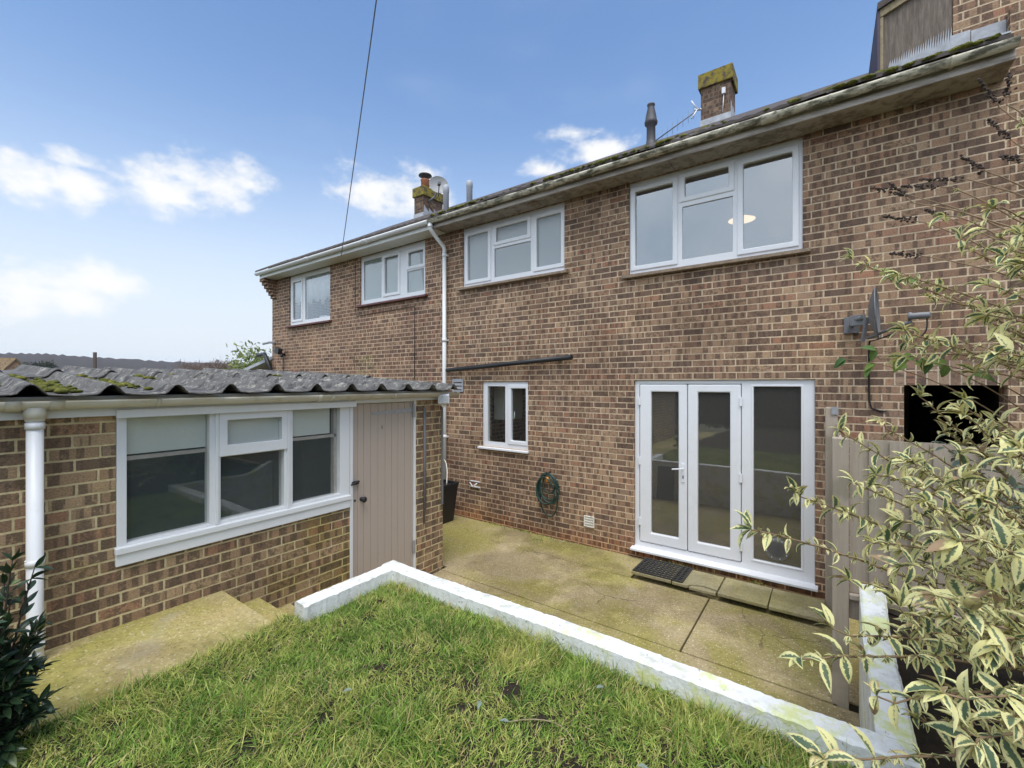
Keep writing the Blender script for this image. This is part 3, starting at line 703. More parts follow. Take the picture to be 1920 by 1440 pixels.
def eaves(root, x0, x1, gm, fm, sm, seed):
    mb = MB(); mb.box(x0, x1, FASC - 0.022, FASC, SOF - 0.012, 2.745); mb.build('fascia', fm, root, bevel=0.003)
    mb = MB(); mb.box(x0, x1, FASC + 0.001, WY - 0.002, SOF, SOF + 0.012); mb.build('soffit', sm, root)
    mb = MB(); gy, gz = FASC - 0.022 - 0.058, 2.705
    mb.ext(half_ring(gy, gz, 0.056), 'X', x0 - 0.03, x1, True)
    rr = random.Random(seed); xx = x0 + 0.45
    while xx < x1 - 0.1:
        mb.ext(half_ring(gy, gz, 0.061, 0.006), 'X', xx - 0.012, xx + 0.012, True); mb.box(xx - 0.012, xx + 0.012, gy + 0.045, FASC - 0.021, gz - 0.05, gz)
        xx += 0.82
    for ju in (x0 + 2.3, x1 - 1.7):
        mb.ext(half_ring(gy, gz, 0.066, 0.008), 'X', ju - 0.07, ju + 0.07, True)
    return mb.build('gutter', gm, root)

def moss_mesh(spots, seed):
    mb = MB(); rr = random.Random(seed)
    for k, (x, y, z, s) in enumerate(spots):
        mb.blob((x, y, z), s * rr.uniform(0.8, 1.6), s * rr.uniform(0.7, 1.2), s * rr.uniform(0.35, 0.6), seed * 1000 + k, 5, 0.3)
    return mb

def chimney(roof, x0, x1, y0, y1, z0, ztop, flash=True):
    ch = MB().box(x0, x1, y0, y1, z0, ztop - 0.30).build('chimney', M['brick_chim'], roof)
    mb = MB(); e = 0.045
    mb.box(x0 - e, x1 + e, y0 - e, y1 + e, ztop - 0.30, ztop - 0.02)
    cap = mb.build('chimney_cap', M['cap'], ch, bevel=0.015)
    mb = MB(); f = 0.012; zb = z0 + 0.02
    fz = RIDGE_Z + 0.02
    mb.box(x0 - f, x1 + f, y0 - f, y0 - 0.002, fz - 0.45, fz + 0.0)
    for k in range(4):
        ya = y0 + (y1 - y0) * k / 4; yb = y0 + (y1 - y0) * (k + 1) / 4; h = 0.22 - 0.04 * (k % 2)
        mb.ext([(ya, fz - 0.3), (yb, fz - 0.3), (yb, fz + 0.07), (ya + 0.02, fz + h)], 'X', x1 + 0.002, x1 + f)
    mb.build('flashing', M['lead'], ch)
    return ch

# ---- our house (middle) -------------------------------------------------
H = thing('terraced_house', 'brown brick terraced house with white french doors and dirty cream gutter', 'house', (-2.1, 5.52, -2.3))
BIG = (-2.105, -0.222, 1.418, 2.598); BATH = (-4.985, -3.05, 1.62, 2.598); DOOR = (-2.035, -0.115, -2.078, 0.05); SM = (-4.562, -3.671, -1.0, 0.04); OPEN = (0.573, 1.24, -2.6, -0.012)
roof = house_shell(H, -5.42, 1.25, [BIG, BATH, DOOR, SM, OPEN], M['brick'])
eave_tiles(-5.42, 1.19, 3, 0.010).build('eave_tile_course', M['tile'], roof)
sp = []; rr = random.Random(5)
for k in range(560):
    x = rr.uniform(-5.3, 1.1); yy = rr.choice([EAVE_Y, EAVE_Y, EAVE_Y + 0.3]) + rr.uniform(-0.01, 0.06)
    if rr.random() < 0.5 + 0.4 * math.sin(x * 2.1): sp.append((x, yy, EAVE_Z + 0.57 * (yy - EAVE_Y) + 0.035, rr.uniform(0.014, 0.040)))
stuff(moss_mesh(sp, 2).build('moss', M['moss'], roof))
eaves(H, -5.36, 1.21, M['gutter_dirty'], M['fascia_dirty'], M['soffit_dirty'], 1)
MB().box(-3.52, -3.37, 5.27, 5.40, SOF - 0.012, SOF - 0.001).build('soffit_vent', M['sill_brown'], H, bevel=0.004)
MB().box(-1.52, -1.515, FASC, WY, SOF - 0.004, SOF - 0.001).build('soffit_joint', M['black'], H)

window(H, *BIG, [(-2.026, -1.558, 1.52, 2.47, True), (-1.414, -0.934, 2.262, 2.49, True), (-1.445, -0.89, 1.51, 2.145, False), (-0.782, -0.317, 1.515, 2.47, True)], M['sill_brown'], M['glass'])
window(H, *BATH, [(-4.89, -4.462, 1.72, 2.46, True), (-4.29, -3.70, 2.262, 2.475, True), (-4.332, -3.642, 1.70, 2.155, False), (-3.528, -3.12, 1.735, 2.46, True)], M['sill_brown'], M['glass_frost'], label='obscured glass bathroom window')
smw = window(H, *SM, [(-4.473, -4.118, -0.925, -0.035, False), (-4.0, -3.725, -0.875, -0.07, True)], M['upvc'], M['glass_small'], sill=False)
MB().ext([(WY - 0.05, -1.04), (WY - 0.05, -1.012), (WY + 0.09, -0.995), (WY + 0.09, -1.04)], 'X', SM[0] - 0.06, SM[1] + 0.02).build('sill', M['upvc'], smw, bevel=0.004)
MB().tube([(-3.975, WY + 0.06, -0.55), (-3.975, WY + 0.075, -0.50), (-3.97, WY + 0.075, -0.43)], 0.008, 6).build('handle', M['upvc'], smw)
KC = MB().box(-4.75, -4.52, WY + 0.55, WY + 1.1, -0.62, 0.05).build('kitchen_cupboard', M['blind'], bevel=0.01); tag(KC, 'pale wall cupboard seen through the small ground floor window', 'cupboard')

# french doors with side light: frame plate > leaves, panes, handle, hinges, cat flap
YD = WY + 0.03
DF = MB().plate(*DOOR, [(-1.975, -0.80, -2.015, 0.0), (-0.692, -0.227, -1.96, -0.018)], YD, YD + 0.065, 'Y').build('french_door', M['upvc'], H, bevel=0.008)
for (lx0, lx1, gx0, gx1) in [(-1.968, -1.388, -1.822, -1.488), (-1.380, -0.806, -1.265, -0.918)]:
    MB().plate(lx0, lx1, -2.008, -0.006, [(gx0, gx1, -1.878, -0.098)], YD - 0.012, YD + 0.052, 'Y').build('door_leaf', M['upvc'], DF, bevel=0.014)
    MB().box(gx0 - 0.01, gx1 + 0.01, YD + 0.018, YD + 0.024, -1.888, -0.088).build('pane', M['glass_dark'], DF)
MB().plate(-0.705, -0.214, -1.972, -0.006, [(-0.68, -0.239, -1.948, -0.03)], YD - 0.008, YD + 0.045, 'Y').build('glazing_bead', M['upvc'], DF, bevel=0.01)
MB().box(-0.69, -0.229, YD + 0.018, YD + 0.024, -1.958, -0.02).build('pane', M['glass_dark'], DF)
MB().ext([(WY - 0.085, -2.112), (WY - 0.085, -2.085), (YD + 0.06, -2.066), (YD + 0.06, -2.112)], 'X', -2.06, -0.09).build('sill', M['upvc'], DF, bevel=0.005)
mb = MB(); mb.box(-1.447, -1.413, YD - 0.022, YD - 0.010, -1.19, -0.965)
mb.tube([(-1.43, YD - 0.015, -1.02), (-1.43, YD - 0.06, -1.02), (-1.45, YD - 0.066, -1.023), (-1.55, YD - 0.066, -1.035)], 0.0095, 8)
mb.build('handle', M['upvc'], DF, bevel=0.003)
MB().box(-1.438, -1.422, YD - 0.024, YD - 0.0215, -1.145, -1.105).build('lock', M['grey_dk'], DF)
for hx, hzs in ((-1.965, (-0.22, -0.98, -1.75)), (-0.806, (-0.20, -1.06, -1.83))):
    for hz in hzs: MB().box(hx - 0.014, hx + 0.014, YD - 0.027, YD - 0.012, hz - 0.05, hz + 0.05).build('hinge', M['upvc'], DF, bevel=0.003)
mb = MB()
mb.lathe([(0.086, -0.012), (0.118, -0.012), (0.122, 0.0), (0.118, 0.012), (0.086, 0.012), (0.086, -0.012)], (-0.458, YD + 0.008, -1.79), (0, 1, 0), 36)
mb.lathe([(0.070, -0.006), (0.080, -0.006), (0.080, 0.006), (0.070, 0.006), (0.070, -0.006)], (-0.458, YD + 0.006, -1.79), (0, 1, 0), 36)
mb.build('pet_flap', M['clear_plastic'], DF)
for k in range(8):
    a = k * math.pi / 4 + 0.3; MB().lathe([(0.007, -0.004), (0.007, 0.004)], (-0.458 + 0.102 * math.cos(a), YD - 0.006, -1.79 + 0.102 * math.sin(a)), (0, 1, 0), 10).build('flap_screw', M['grey_pl'], DF)

# vents, pipes, cable fixed to the house
mb = MB(); mb.plate(-2.736, -2.584, -1.955, -1.805, [(-2.722, -2.598, -1.940 + 0.034 * k, -1.940 + 0.034 * k + 0.022) for k in range(4)], WY - 0.022, WY - 0.002, 'Y')
for k in range(4): mb.box(-2.724, -2.596, WY - 0.012, WY - 0.004, -1.938 + 0.034 * k, -1.920 + 0.034 * k)
mb.build('air_vent', M['upvc_old'], H, bevel=0.002)
mb = MB(); mb.plate(-5.20, -4.965, -0.13, 0.085, [(-5.18, -4.985, -0.108 + 0.06 * k, -0.108 + 0.06 * k + 0.02) for k in range(3)], WY - 0.022, WY - 0.002, 'Y')
mb.build('air_vent', M['grey_pl'], H, bevel=0.002)
mb = MB(); mb.tube([(-5.345, 5.455, -2.2), (-5.345, 5.455, 2.18)], 0.034, 14)
mb.tube([(-5.345, 5.455, 2.16), (-5.345, 5.455, 2.30), (-5.345, 5.435, 2.345), (-5.35, 5.16, 2.535), (-5.35, 5.13, 2.57), (-5.35, 5.13, 2.68)], 0.0335, 14)
for zz in (2.20, 0.75, -0.9): mb.tube([(-5.345, 5.455, zz - 0.03), (-5.345, 5.455, zz + 0.03)], 0.040, 14); mb.box(-5.385, -5.30, 5.46, 5.519, zz - 0.012, zz + 0.012)
mb.tube([(-5.35, 5.13, 2.585), (-5.35, 5.13, 2.63)], 0.042, 14)
mb.build('downpipe', M['upvc_white'], H)
mb = MB(); mb.tube([(-5.27, 5.44, 0.232), (-2.89, 5.44, 0.372)], 0.036, 14); 
for f in (0.1, 0.9): mb.box(-5.27 + 2.38 * f - 0.02, -5.27 + 2.38 * f + 0.02, 5.45, 5.519, 0.215 + 0.14 * f, 0.245 + 0.14 * f)
mb.build('waste_pipe', M['black'], H)
MB().plate(0.50, 1.24, -0.010, 0.212, [], WY - 0.004, WY + 0.05, 'Y').build('soldier_course', M['soldier'], H)
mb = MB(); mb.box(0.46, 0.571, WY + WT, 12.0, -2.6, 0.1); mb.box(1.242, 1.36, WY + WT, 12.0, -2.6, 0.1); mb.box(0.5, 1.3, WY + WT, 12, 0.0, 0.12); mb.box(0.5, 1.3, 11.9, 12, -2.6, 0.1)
mb.build('passage_lining', M['brick_shaded'], H)
# lit pendant lamp in the upper room
LP = thing('pendant_lamp', 'lit cream pendant lampshade seen through the big upper window', 'lamp', (-0.95, 6.60, 2.65))
MB().lathe([(0.03, 0.055), (0.05, 0.05), (0.165, 0.0), (0.16, -0.004), (0.02, 0.03)], (-0.95, 6.60, 2.20), n=24).build('lamp_shade', M['lampglow'], LP)
MB().tube([(-0.95, 6.60, 2.27), (-0.95, 6.60, 2.66)], 0.004, 6).build('cord', M['upvc'], LP)

ch = chimney(roof, -2.01, -1.49, 9.05, 9.55, 4.6, 5.98)
MB().lathe([(0.13, 0.0), (0.12, 0.10), (0.10, 0.11), (0.09, 0.0)], (-1.72, 9.3, 5.96), n=16).build('chimney_pot', M['cap'], ch)
# dark flue terminal and two grey vent pipes on the roof
MB().lathe([(0.11, -0.25), (0.105, 0.02), (0.085, 0.06), (0.075, 0.12), (0.072, 0.36), (0.105, 0.39), (0.11, 0.43), (0.10, 0.45), (0.085, 0.55), (0.06, 0.66), (0.055, 0.70), (0.066, 0.715), (0.066, 0.735)], (-2.50, 7.6, 4.10), n=20).build('flue', M['flue'], roof)
for (px_, zt) in ((-5.78, 3.98),): 
    MB().lathe([(0.06, -0.5), (0.06, 0.26), (0.066, 0.27), (0.066, 0.36), (0.05, 0.40), (0.0, 0.41)], (px_, 6.6, zt - 0.41 + 0.05), n=16).build('vent_pipe', M['grey_pl'], roof)

# ---- neighbour to the left ------------------------------------------------
NH = thing('terraced_house', 'left end terraced house with corbelled brick corner, clean white gutter and red sills', 'house', (-8.4, 5.52, -2.3))
NBW = (-7.80, -5.885, 1.617, 2.598); FAR = (-10.60, -8.871, 1.41, 2.598)
nroof = house_shell(NH, -11.43, -5.425, [NBW, FAR], M['brick_nb'])
eave_tiles(-11.46, -5.43, 9, 0.003).build('eave_tile_course', M['tile'], nroof)
eaves(NH, -11.38, -5.37, M['upvc_white'], M['upvc_white'], M['upvc_white'], 2)
nw = window(NH, *NBW, [(-7.715, -7.15, 1.70, 2.50, False), (-7.04, -6.655, 1.76, 2.46, True), (-6.352, -5.965, 2.185, 2.44, True), (-6.40, -5.95, 1.70, 2.10, False)], M['sill_red'], M['glass_side'])
for (a, b) in ((-7.72, -7.1), (-7.07, -6.63), (-6.42, -6.15)): MB().box(a, b, WY + 0.075, WY + 0.08, 1.64, 2.5).build('blind', M['blind_grey'], nw)
MB().ext([(-6.15, 1.64), (-5.99, 1.64), (-6.12, 2.4), (-6.15, 2.4)], 'Y', WY + 0.075, WY + 0.08).build('blind', M['blind_grey'], nw)
fw = window(NH, *FAR, [(-10.47, -10.10, 1.54, 2.43, True), (-9.94, -8.92, 1.50, 2.49, False)], M['sill_red'], M['glass_side'])
xs = np.linspace(-10.55, -8.9, 120); mb = MB(); Vc = []
for i, x in enumerate(xs):
    y = WY + 0.10 + 0.018 * math.sin(i * 0.85); zb = 1.84 + 0.05 * math.sin(i * 0.33) + 0.10 * abs(math.sin(i * 0.065 + 0.6))
    Vc += [(x, y, zb), (x, y, 2.55), (x, y + 0.003, zb), (x, y + 0.003, 2.55)]
fs = []
for i in range(len(xs) - 1): a = i * 4; fs += [(a, a + 4, a + 5, a + 1), (a + 2, a + 3, a + 7, a + 6), (a, a + 2, a + 6, a + 4), (a + 1, a + 5, a + 7, a + 3)]
mb.add(Vc, fs, True); mb.build('net_curtain', M['lace'], fw)
mb = MB(); mb.box(-9.5, -9.2, WY + 0.12, WY + 0.2, 1.50, 1.56); tag(mb.build('window_ornament', M['lace'], bevel=0.01), 'small white ornament on the sill behind the net curtain window', 'ornament')
mb = MB()
for k in range(6):
    yb = WY - 0.31 + 0.052 * k; mb.box(-11.43, -11.21, yb, WY + 0.01, SOF - 0.012 - 0.075 * (k + 1) + 0.004, SOF - 0.012 - 0.075 * k)
mb.build('corbel', M['brick_nb'], NH, bevel=0.004)
# wall cable and eaves cable
mb = MB(); mb.tube([(-6.16, 5.512, 0.10), (-6.16, 5.512, 1.42)], 0.006, 6)
mb.tube([(-7.95, 5.512, 2.58), (-7.95, 5.512, 1.46), (-7.9, 5.512, 1.40), (-6.16, 5.512, 1.42)], 0.006, 6)
mb.build('wall_cable', M['stem_dark'], NH)
nch = chimney(nroof, -10.116, -9.723, 9.05, 9.85, 4.6, 5.88)
MB().lathe([(0.13, 0.0), (0.125, 0.22), (0.14, 0.24), (0.14, 0.27), (0.12, 0.28)], (-9.86, 9.25, 5.86), n=20).build('chimney_pot', M['terracotta'], nch)
MB().lathe([(0.10, 0.0), (0.10, 0.09), (0.20, 0.12), (0.19, 0.15), (0.10, 0.19), (0.0, 0.20)], (-9.86, 9.25, 6.13), n=20).build('chimney_cowl', M['flue'], nch)
MB().lathe([(0.06, -0.5), (0.06, 0.34), (0.066, 0.35), (0.066, 0.46), (0.05, 0.50), (0.0, 0.51)], (-6.42, 6.6, 3.60), n=16).build('vent_pipe', M['grey_pl'], nroof)
# lean-to at the end gable: slate-grey roof with black gutter pipe
LT = thing('lean_to', 'low grey tiled lean-to roof against the far end of the terrace', 'lean-to', (-12.3, 6.0, -2.3))
MB().box(-13.2, -11.44, 5.9, 8.5, -2.5, 0.0).build('wall', M['brick_nb'], LT)
MB().add([(-11.44, 5.5, 0.70), (-13.6, 5.5, 0.30), (-13.6, 8.6, 0.30), (-11.44, 8.6, 0.70), (-11.44, 5.5, 0.62), (-13.6, 5.5, 0.22), (-13.6, 8.6, 0.22), (-11.44, 8.6, 0.62)],
         [(0, 1, 2, 3), (4, 7, 6, 5), (0, 4, 5, 1), (1, 5, 6, 2), (2, 6, 7, 3), (3, 7, 4, 0)]).build('roof', M['lead'], LT)
MB().tube([(-12.0, 5.44, 0.74), (-11.62, 5.42, 0.76), (-11.5, 5.4, 0.66), (-11.18, 5.45, 0.1)], 0.05, 10).build('gutter_pipe', M['black'], LT)
# small black lamp and grey camera on the end wall
FL = thing('wall_lamp', 'small black floodlight on the far corner of the left house', 'lamp', (-10.8, 5.5, 0.75))
mb = MB(); mb.obox((-10.8, 5.36, 0.80), (1, 0, -0.3), (0, 1, 0), (0.3, 0, 1), 0.09, 0.05, 0.07); mb.tube([(-10.8, 5.52, 0.72), (-10.75, 5.4, 0.72), (-10.68, 5.38, 0.66)], 0.03, 8); mb.build('lamp_body', M['black'], FL)
MB().tube([(-10.86, 5.5, 0.72), (-10.86, 5.51, 0.1)], 0.008, 6).build('cable', M['black'], FL)
CM = thing('security_camera', 'small grey wall camera at the far left brick corner', 'camera', (-11.3, 5.5, 1.05))
mb = MB(); mb.tube([(-11.25, 5.52, 1.03), (-11.3, 5.40, 1.04), (-11.45, 5.30, 1.0)], 0.03, 8); mb.build('camera_body', M['grey_pl'], CM)

# ---- taller neighbour to the right ----------------------------------------
RH = thing('gabled_house', 'taller right neighbour with boarded gable end above the gutter', 'house', (3.0, 5.52, -2.3))
MB().plate(1.253, 7.0, -2.5, 3.2, [], WY + 0.002, WY + WT, 'Y').build('wall', M['brick_right'], RH)
GY = WY + 0.10
def gtop(x): return 3.665 + 0.36 * (x - 0.40)
MB().add([(0.92, GY, 2.85), (7.0, GY, 2.85), (7.0, GY, gtop(7.0)), (0.92, GY, gtop(0.92)), (0.92, GY + 3.4, 2.85), (7.0, GY + 3.4, 2.85), (7.0, GY + 3.4, gtop(7.0)), (0.92, GY + 3.4, gtop(0.92))],
         [(0, 1, 2, 3), (4, 7, 6, 5), (0, 4, 5, 1), (1, 5, 6, 2), (2, 6, 7, 3), (3, 7, 4, 0)]).build('gable_wall', M['brick_right'], RH)
MB().add([(0.43, GY + 0.012, 2.85), (0.918, GY + 0.012, 2.85), (0.918, GY + 0.012, gtop(0.918) - 0.03), (0.43, GY + 0.012, gtop(0.43) - 0.03), (0.43, GY + 3.4, 2.85), (0.918, GY + 3.4, 2.85), (0.918, GY + 3.4, gtop(0.918) - 0.03), (0.43, GY + 3.4, gtop(0.43) - 0.03)],
         [(0, 1, 2, 3), (4, 7, 6, 5), (0, 4, 5, 1), (1, 5, 6, 2), (2, 6, 7, 3), (3, 7, 4, 0)]).build('boarding', M['ply'], RH)
def gable_strip(x0, x1, o0, o1, y0, y1):
    return MB().add([(x0, y0, gtop(x0) + o0), (x1, y0, gtop(x1) + o0), (x1, y0, gtop(x1) + o1), (x0, y0, gtop(x0) + o1), (x0, y1, gtop(x0) + o0), (x1, y1, gtop(x1) + o0), (x1, y1, gtop(x1) + o1), (x0, y1, gtop(x0) + o1)],
         [(0, 1, 2, 3), (4, 7, 6, 5), (0, 4, 5, 1), (1, 5, 6, 2), (2, 6, 7, 3), (3, 7, 4, 0)])
gable_strip(0.405, 7.0, -0.085, -0.012, GY - 0.022, GY + 0.01).build('verge_board', M['verge'], RH)
gable_strip(0.385, 7.0, -0.01, 0.055, GY - 0.05, GY + 3.5).build('roof', M['tile'], RH)
mb = MB(); mb.box(0.385, 0.404, GY - 0.03, GY + 3.4, 2.95, 3.645); mb.build('side_board', M['barge'], RH)
MB().box(0.406, 0.43, GY - 0.018, GY + 0.01, 2.95, 3.58).build('corner_batten', M['verge'], RH)
# stepped lead flashing with a torn, toothed top edge
mb = MB(); rr = random.Random(4); x = 0.47
zb = 3.02
while x < 0.90:
    wd = 0.017; h = 0.085 + 0.13 * (x - 0.47) / 0.43 + rr.uniform(-0.008, 0.008)
    mb.add([(x, GY - 0.006, zb), (x + wd, GY - 0.006, zb), (x + wd, GY - 0.006, zb + 0.035 + h * 0.35), (x + wd * 0.8, GY - 0.012, zb + 0.035 + h), (x, GY - 0.006, zb + 0.035 + h * 0.35),
            (x, GY - 0.002, zb), (x + wd, GY - 0.002, zb), (x + wd, GY - 0.002, zb + 0.035 + h * 0.35), (x + wd * 0.8, GY - 0.009, zb + 0.035 + h), (x, GY - 0.002, zb + 0.035 + h * 0.35)],
           [(0, 1, 2, 3, 4), (9, 8, 7, 6, 5), (0, 5, 6, 1), (1, 6, 7, 2), (2, 7, 8, 3), (3, 8, 9, 4), (4, 9, 5, 0)])
    x += wd
mb.box(0.905, 1.03, GY - 0.008, GY - 0.002, zb - 0.05, zb + 0.16); mb.box(1.035, 1.25, GY - 0.010, GY - 0.003, zb - 0.05, zb + 0.145)
mb.box(0.44, 1.25, GY - 0.14, GY - 0.009, zb - 0.05, zb - 0.035)
mb.build('flashing', M['lead'], RH)

# ================================================================ SHED
S = -3.79; SY0, SY1 = -2.6, 3.84
SH = thing('brick_shed', 'single storey brick outbuilding with corrugated mossy roof and taupe plank door', 'shed', (-5.2, 1.0, -2.3))
WIN = (0.831, 2.562, -1.194, -0.20); SD = (2.566, 3.41, -2.6, -0.19)
mb = MB(); mb.plate(SY0, SY1, -2.6, -0.12, [WIN, SD], S - 0.11, S, 'X'); mb.build('wall', M['brick_shed'], SH)
mb = MB(); mb.box(-6.75, S - 0.11, SY1 - 0.11, SY1, -2.6, -0.02); mb.box(-6.75, S - 0.11, SY0, SY0 + 0.11, -2.6, -0.02); mb.box(-6.86, -6.75, SY0, SY1, -2.6, 0.05); mb.build('side_wall', M['brick_shed'], SH)
MB().box(-6.75, S - 0.11, SY0 + 0.11, SY1 - 0.11, -2.3, -2.2).build('floor', M['patio'], SH)
# corrugated fibre-cement roof in two lapping rows of sheets
def corr(y):
    p = ((y - 0.367) / 0.338) % 1.0
    return 0.060 * math.sin(math.pi * p / 0.37) ** 1.2 if p < 0.37 else -0.006 * math.sin(math.pi * (p - 0.37) / 0.63)
def sheet(mb, xa, xb, y0, y1, za, zb, seed):
    rr = random.Random(seed); ys = np.arange(y0, y1, 0.0169); nx = 14; V = []
    for i in range(nx + 1):
        f = i / nx; x = xa + (xb - xa) * f
        for y in ys:
            k = int((y - 0.367) // 1.014); r2 = random.Random(seed * 97 + k); dz = r2.uniform(-0.010, 0.010); dt = r2.uniform(-0.012, 0.012); sk = r2.uniform(-0.012, 0.012)
            V.append((x + sk * (y - y0) * 0 + r2.uniform(-0.02, 0.02), y, za + (zb - za) * f + corr(y) + dz + dt * f))
    n_ = len(ys); top = len(V); V += [(a, b, c - 0.008) for a, b, c in V]
    F = []
    for i in range(nx):
        for j in range(n_ - 1):
            a = i * n_ + j; F += [(a, a + n_, a + n_ + 1, a + 1), (top + a, top + a + 1, top + a + n_ + 1, top + a + n_)]
    for j in range(n_ - 1): F += [(j, j + 1, top + j + 1, top + j), (nx * n_ + j, top + nx * n_ + j, top + nx * n_ + j + 1, nx * n_ + j + 1)]
    for i in range(nx): F += [(i * n_, top + i * n_, top + (i + 1) * n_, (i + 1) * n_), (i * n_ + n_ - 1, (i + 1) * n_ + n_ - 1, top + (i + 1) * n_ + n_ - 1, top + i * n_ + n_ - 1)]
    mb.add(V, F, True)
mb = MB(); sheet(mb, -3.585, -5.25, SY0 - 0.1, 3.93, -0.052, 0.050, 1); sheet(mb, -5.15, -6.95, SY0 - 0.1, 3.93, 0.058, 0.155, 2)
SR = mb.build('roof', M['cement'], SH)
sp = []; rr = random.Random(8)
def roofz(x, y): return -0.052 + 0.0615 * (-3.585 - x) + corr(y) + (0.008 if x < -5.15 else 0)
for k in range(520):
    c = rr.choice([(-4.1, 0.50, 0.5), (-4.4, 0.62, 0.5), (-4.5, 0.1, 0.6), (-4.6, 1.0, 0.4), (-4.4, 0.95, 0.35), (-5.1, 1.6, 0.3), (-5.2, 2.4, 0.3)])
    x = c[0] + rr.gauss(0, 1) * c[2] * 0.6; y = c[1] + rr.gauss(0, 1) * 0.13
    p = ((y - 0.367) / 0.338) % 1.0
    if x > -3.62 or x < -6.8 or p < 0.22: continue
    sp.append((x, y, roofz(x, y) + 0.004, rr.uniform(0.012, 0.036)))
sp += [(-3.66, 0.56, roofz(-3.66, 0.56) + 0.012, 0.03), (-3.7, 0.62, roofz(-3.7, 0.62) + 0.008, 0.018)]
stuff(moss_mesh(sp, 6).build('moss', M['moss'], SR))
# fascia, gutter, downpipe
mb = MB(); mb.box(S + 0.002, S + 0.045, SY0, 2.585, -0.205, -0.075); mb.box(S + 0.002, S + 0.045, 2.586, 3.86, -0.183, -0.075); mb.box(S + 0.046, S + 0.062, 0.82, 2.60, -0.222, -0.166); mb.build('fascia', M['paint'], SH, bevel=0.004)
mb = MB(); mb.ext(half_ring(S + 0.105, -0.098, 0.052), 'Y', SY0, 3.97, True)
for yy, h in ((0.37, 0.03), (0.54, 0.03), (1.02, 0.012), (2.18, 0.02), (2.30, 0.02), (3.0, 0.012), (3.7, 0.012), (-0.5, 0.02)): mb.ext(half_ring(S + 0.105, -0.096, 0.059, 0.008), 'Y', yy - h, yy + h, True)
mb.box(S + 0.046, S + 0.06, 0.1, 3.9, -0.12, -0.085)
mb.tube([(S + 0.105, 0.456, -0.20), (S + 0.105, 0.456, -0.135)], 0.047, 16)
mb.build('gutter', M['gutter_shed'], SH)
mb = MB(); px, py = S + 0.105, 0.456
mb.tube([(px, py, -0.18), (px, py, -1.53), (px + 0.02, py, -1.575)], 0.036, 18)
for zz in (-0.195, -0.24, -1.02, -1.50): mb.tube([(px, py, zz - 0.018), (px, py, zz + 0.018)], 0.0415, 18)
mb.build('downpipe', M['upvc_white'], SH)
# window: one painted frame with three lights
XW = S - 0.012
panes = [(0.885, 1.366, -1.056, -0.225), (1.441, 1.926, -1.048, -0.56), (1.482, 1.899, -0.47, -0.278), (2.0, 2.455, -1.044, -0.225)]
SW = MB().plate(0.833, 2.56, -1.075, -0.2, [(a, b, c, d) for a, b, c, d in panes if b != 1.899] + [(1.475, 1.906, -0.49, -0.265)], XW - 0.075, XW + 0.022, 'X').build('window', M['paint'], SH, bevel=0.005)
MB().plate(1.425, 1.945, -0.555, -0.215, [(1.482, 1.899, -0.47, -0.278)], XW + 0.023, XW + 0.04, 'X').build('casement', M['paint'], SW, bevel=0.005)
for b0 in (1.40, 1.946): MB().box(XW + 0.023, XW + 0.036, b0, b0 + 0.024, -1.07, -0.22).build('mullion_bead', M['paint'], SW, bevel=0.004)
for k, (a, b, c, d) in enumerate(panes): MB().box(XW - 0.03, XW - 0.026, a - 0.01, b + 0.01, c - 0.01, d + 0.01).build('pane', M['glass_shed'], SW)
mb = MB(); mb.ext([(S - 0.08, -1.06), (S + 0.035, -1.075), (S + 0.035, -1.118), (S - 0.08, -1.118)], 'Y', 0.822, 2.56); mb.box(S - 0.05, S + 0.022, 0.826, 2.56, -1.196, -1.119)
mb.build('sill', M['paint'], SW, bevel=0.005)
for (a, b, zt, zb) in ((0.89, 1.362, -0.20, -0.475), (1.45, 1.92, -0.20, -0.53), (2.005, 2.385, -0.20, -0.465)):
    MB().box(XW - 0.045, XW - 0.040, a, b, zb, zt).build('blind', M['blind'], SW)
for (a, b, z_) in ((0.886, 1.364, -0.503), (2.003, 2.452, -0.492)): MB().box(XW - 0.052, XW - 0.036, a, b, z_ - 0.012, z_ + 0.015).build('blind_bar', M['blind_bar'], SW)
MB().box(XW - 0.085, XW - 0.036, 2.425, 2.455, -1.05, -0.2).build('reveal_board', M['blind_bar'], SW)
# plank door
DR = MB()
edges = [2.602, 2.667, 2.735, 2.82, 2.91, 3.0, 3.085, 3.17, 3.26, 3.345, 3.384]
for a, b in zip(edges[:-1], edges[1:]): DR.box(S - 0.052, S - 0.014, a + 0.001, b - 0.001, -2.19, -0.20)
DR = DR.build('door', M['door_taupe'], SH, bevel=0.006)
MB().box(S - 0.07, S - 0.053, 2.60, 3.386, -2.19, -0.2).build('ledge', M['door_taupe'], DR)
MB().plate(2.566, 3.41, -2.23, -0.185, [(2.601, 3.385, -2.24, -0.195)], S - 0.07, S + 0.006, 'X').build('door_frame', M['paint'], SH, bevel=0.004)
MB().add([(S - 0.013, 2.83, -0.318), (S - 0.013, 3.375, -0.318), (S - 0.013, 3.375, -0.262), (S - 0.013, 2.83, -0.298), (S - 0.006, 2.83, -0.318), (S - 0.006, 3.375, -0.318), (S - 0.006, 3.375, -0.262), (S - 0.006, 2.83, -0.298)],
         [(0, 1, 2, 3), (4, 7, 6, 5), (0, 4, 5, 1), (1, 5, 6, 2), (2, 6, 7, 3), (3, 7, 4, 0)]).build('hinge', M['steel'], DR)
for z0 in (-0.37, -1.90): MB().box(S - 0.002, S + 0.014, 3.365, 3.395, z0, z0 + 0.145).build('hinge', M['steel'], DR, bevel=0.003)
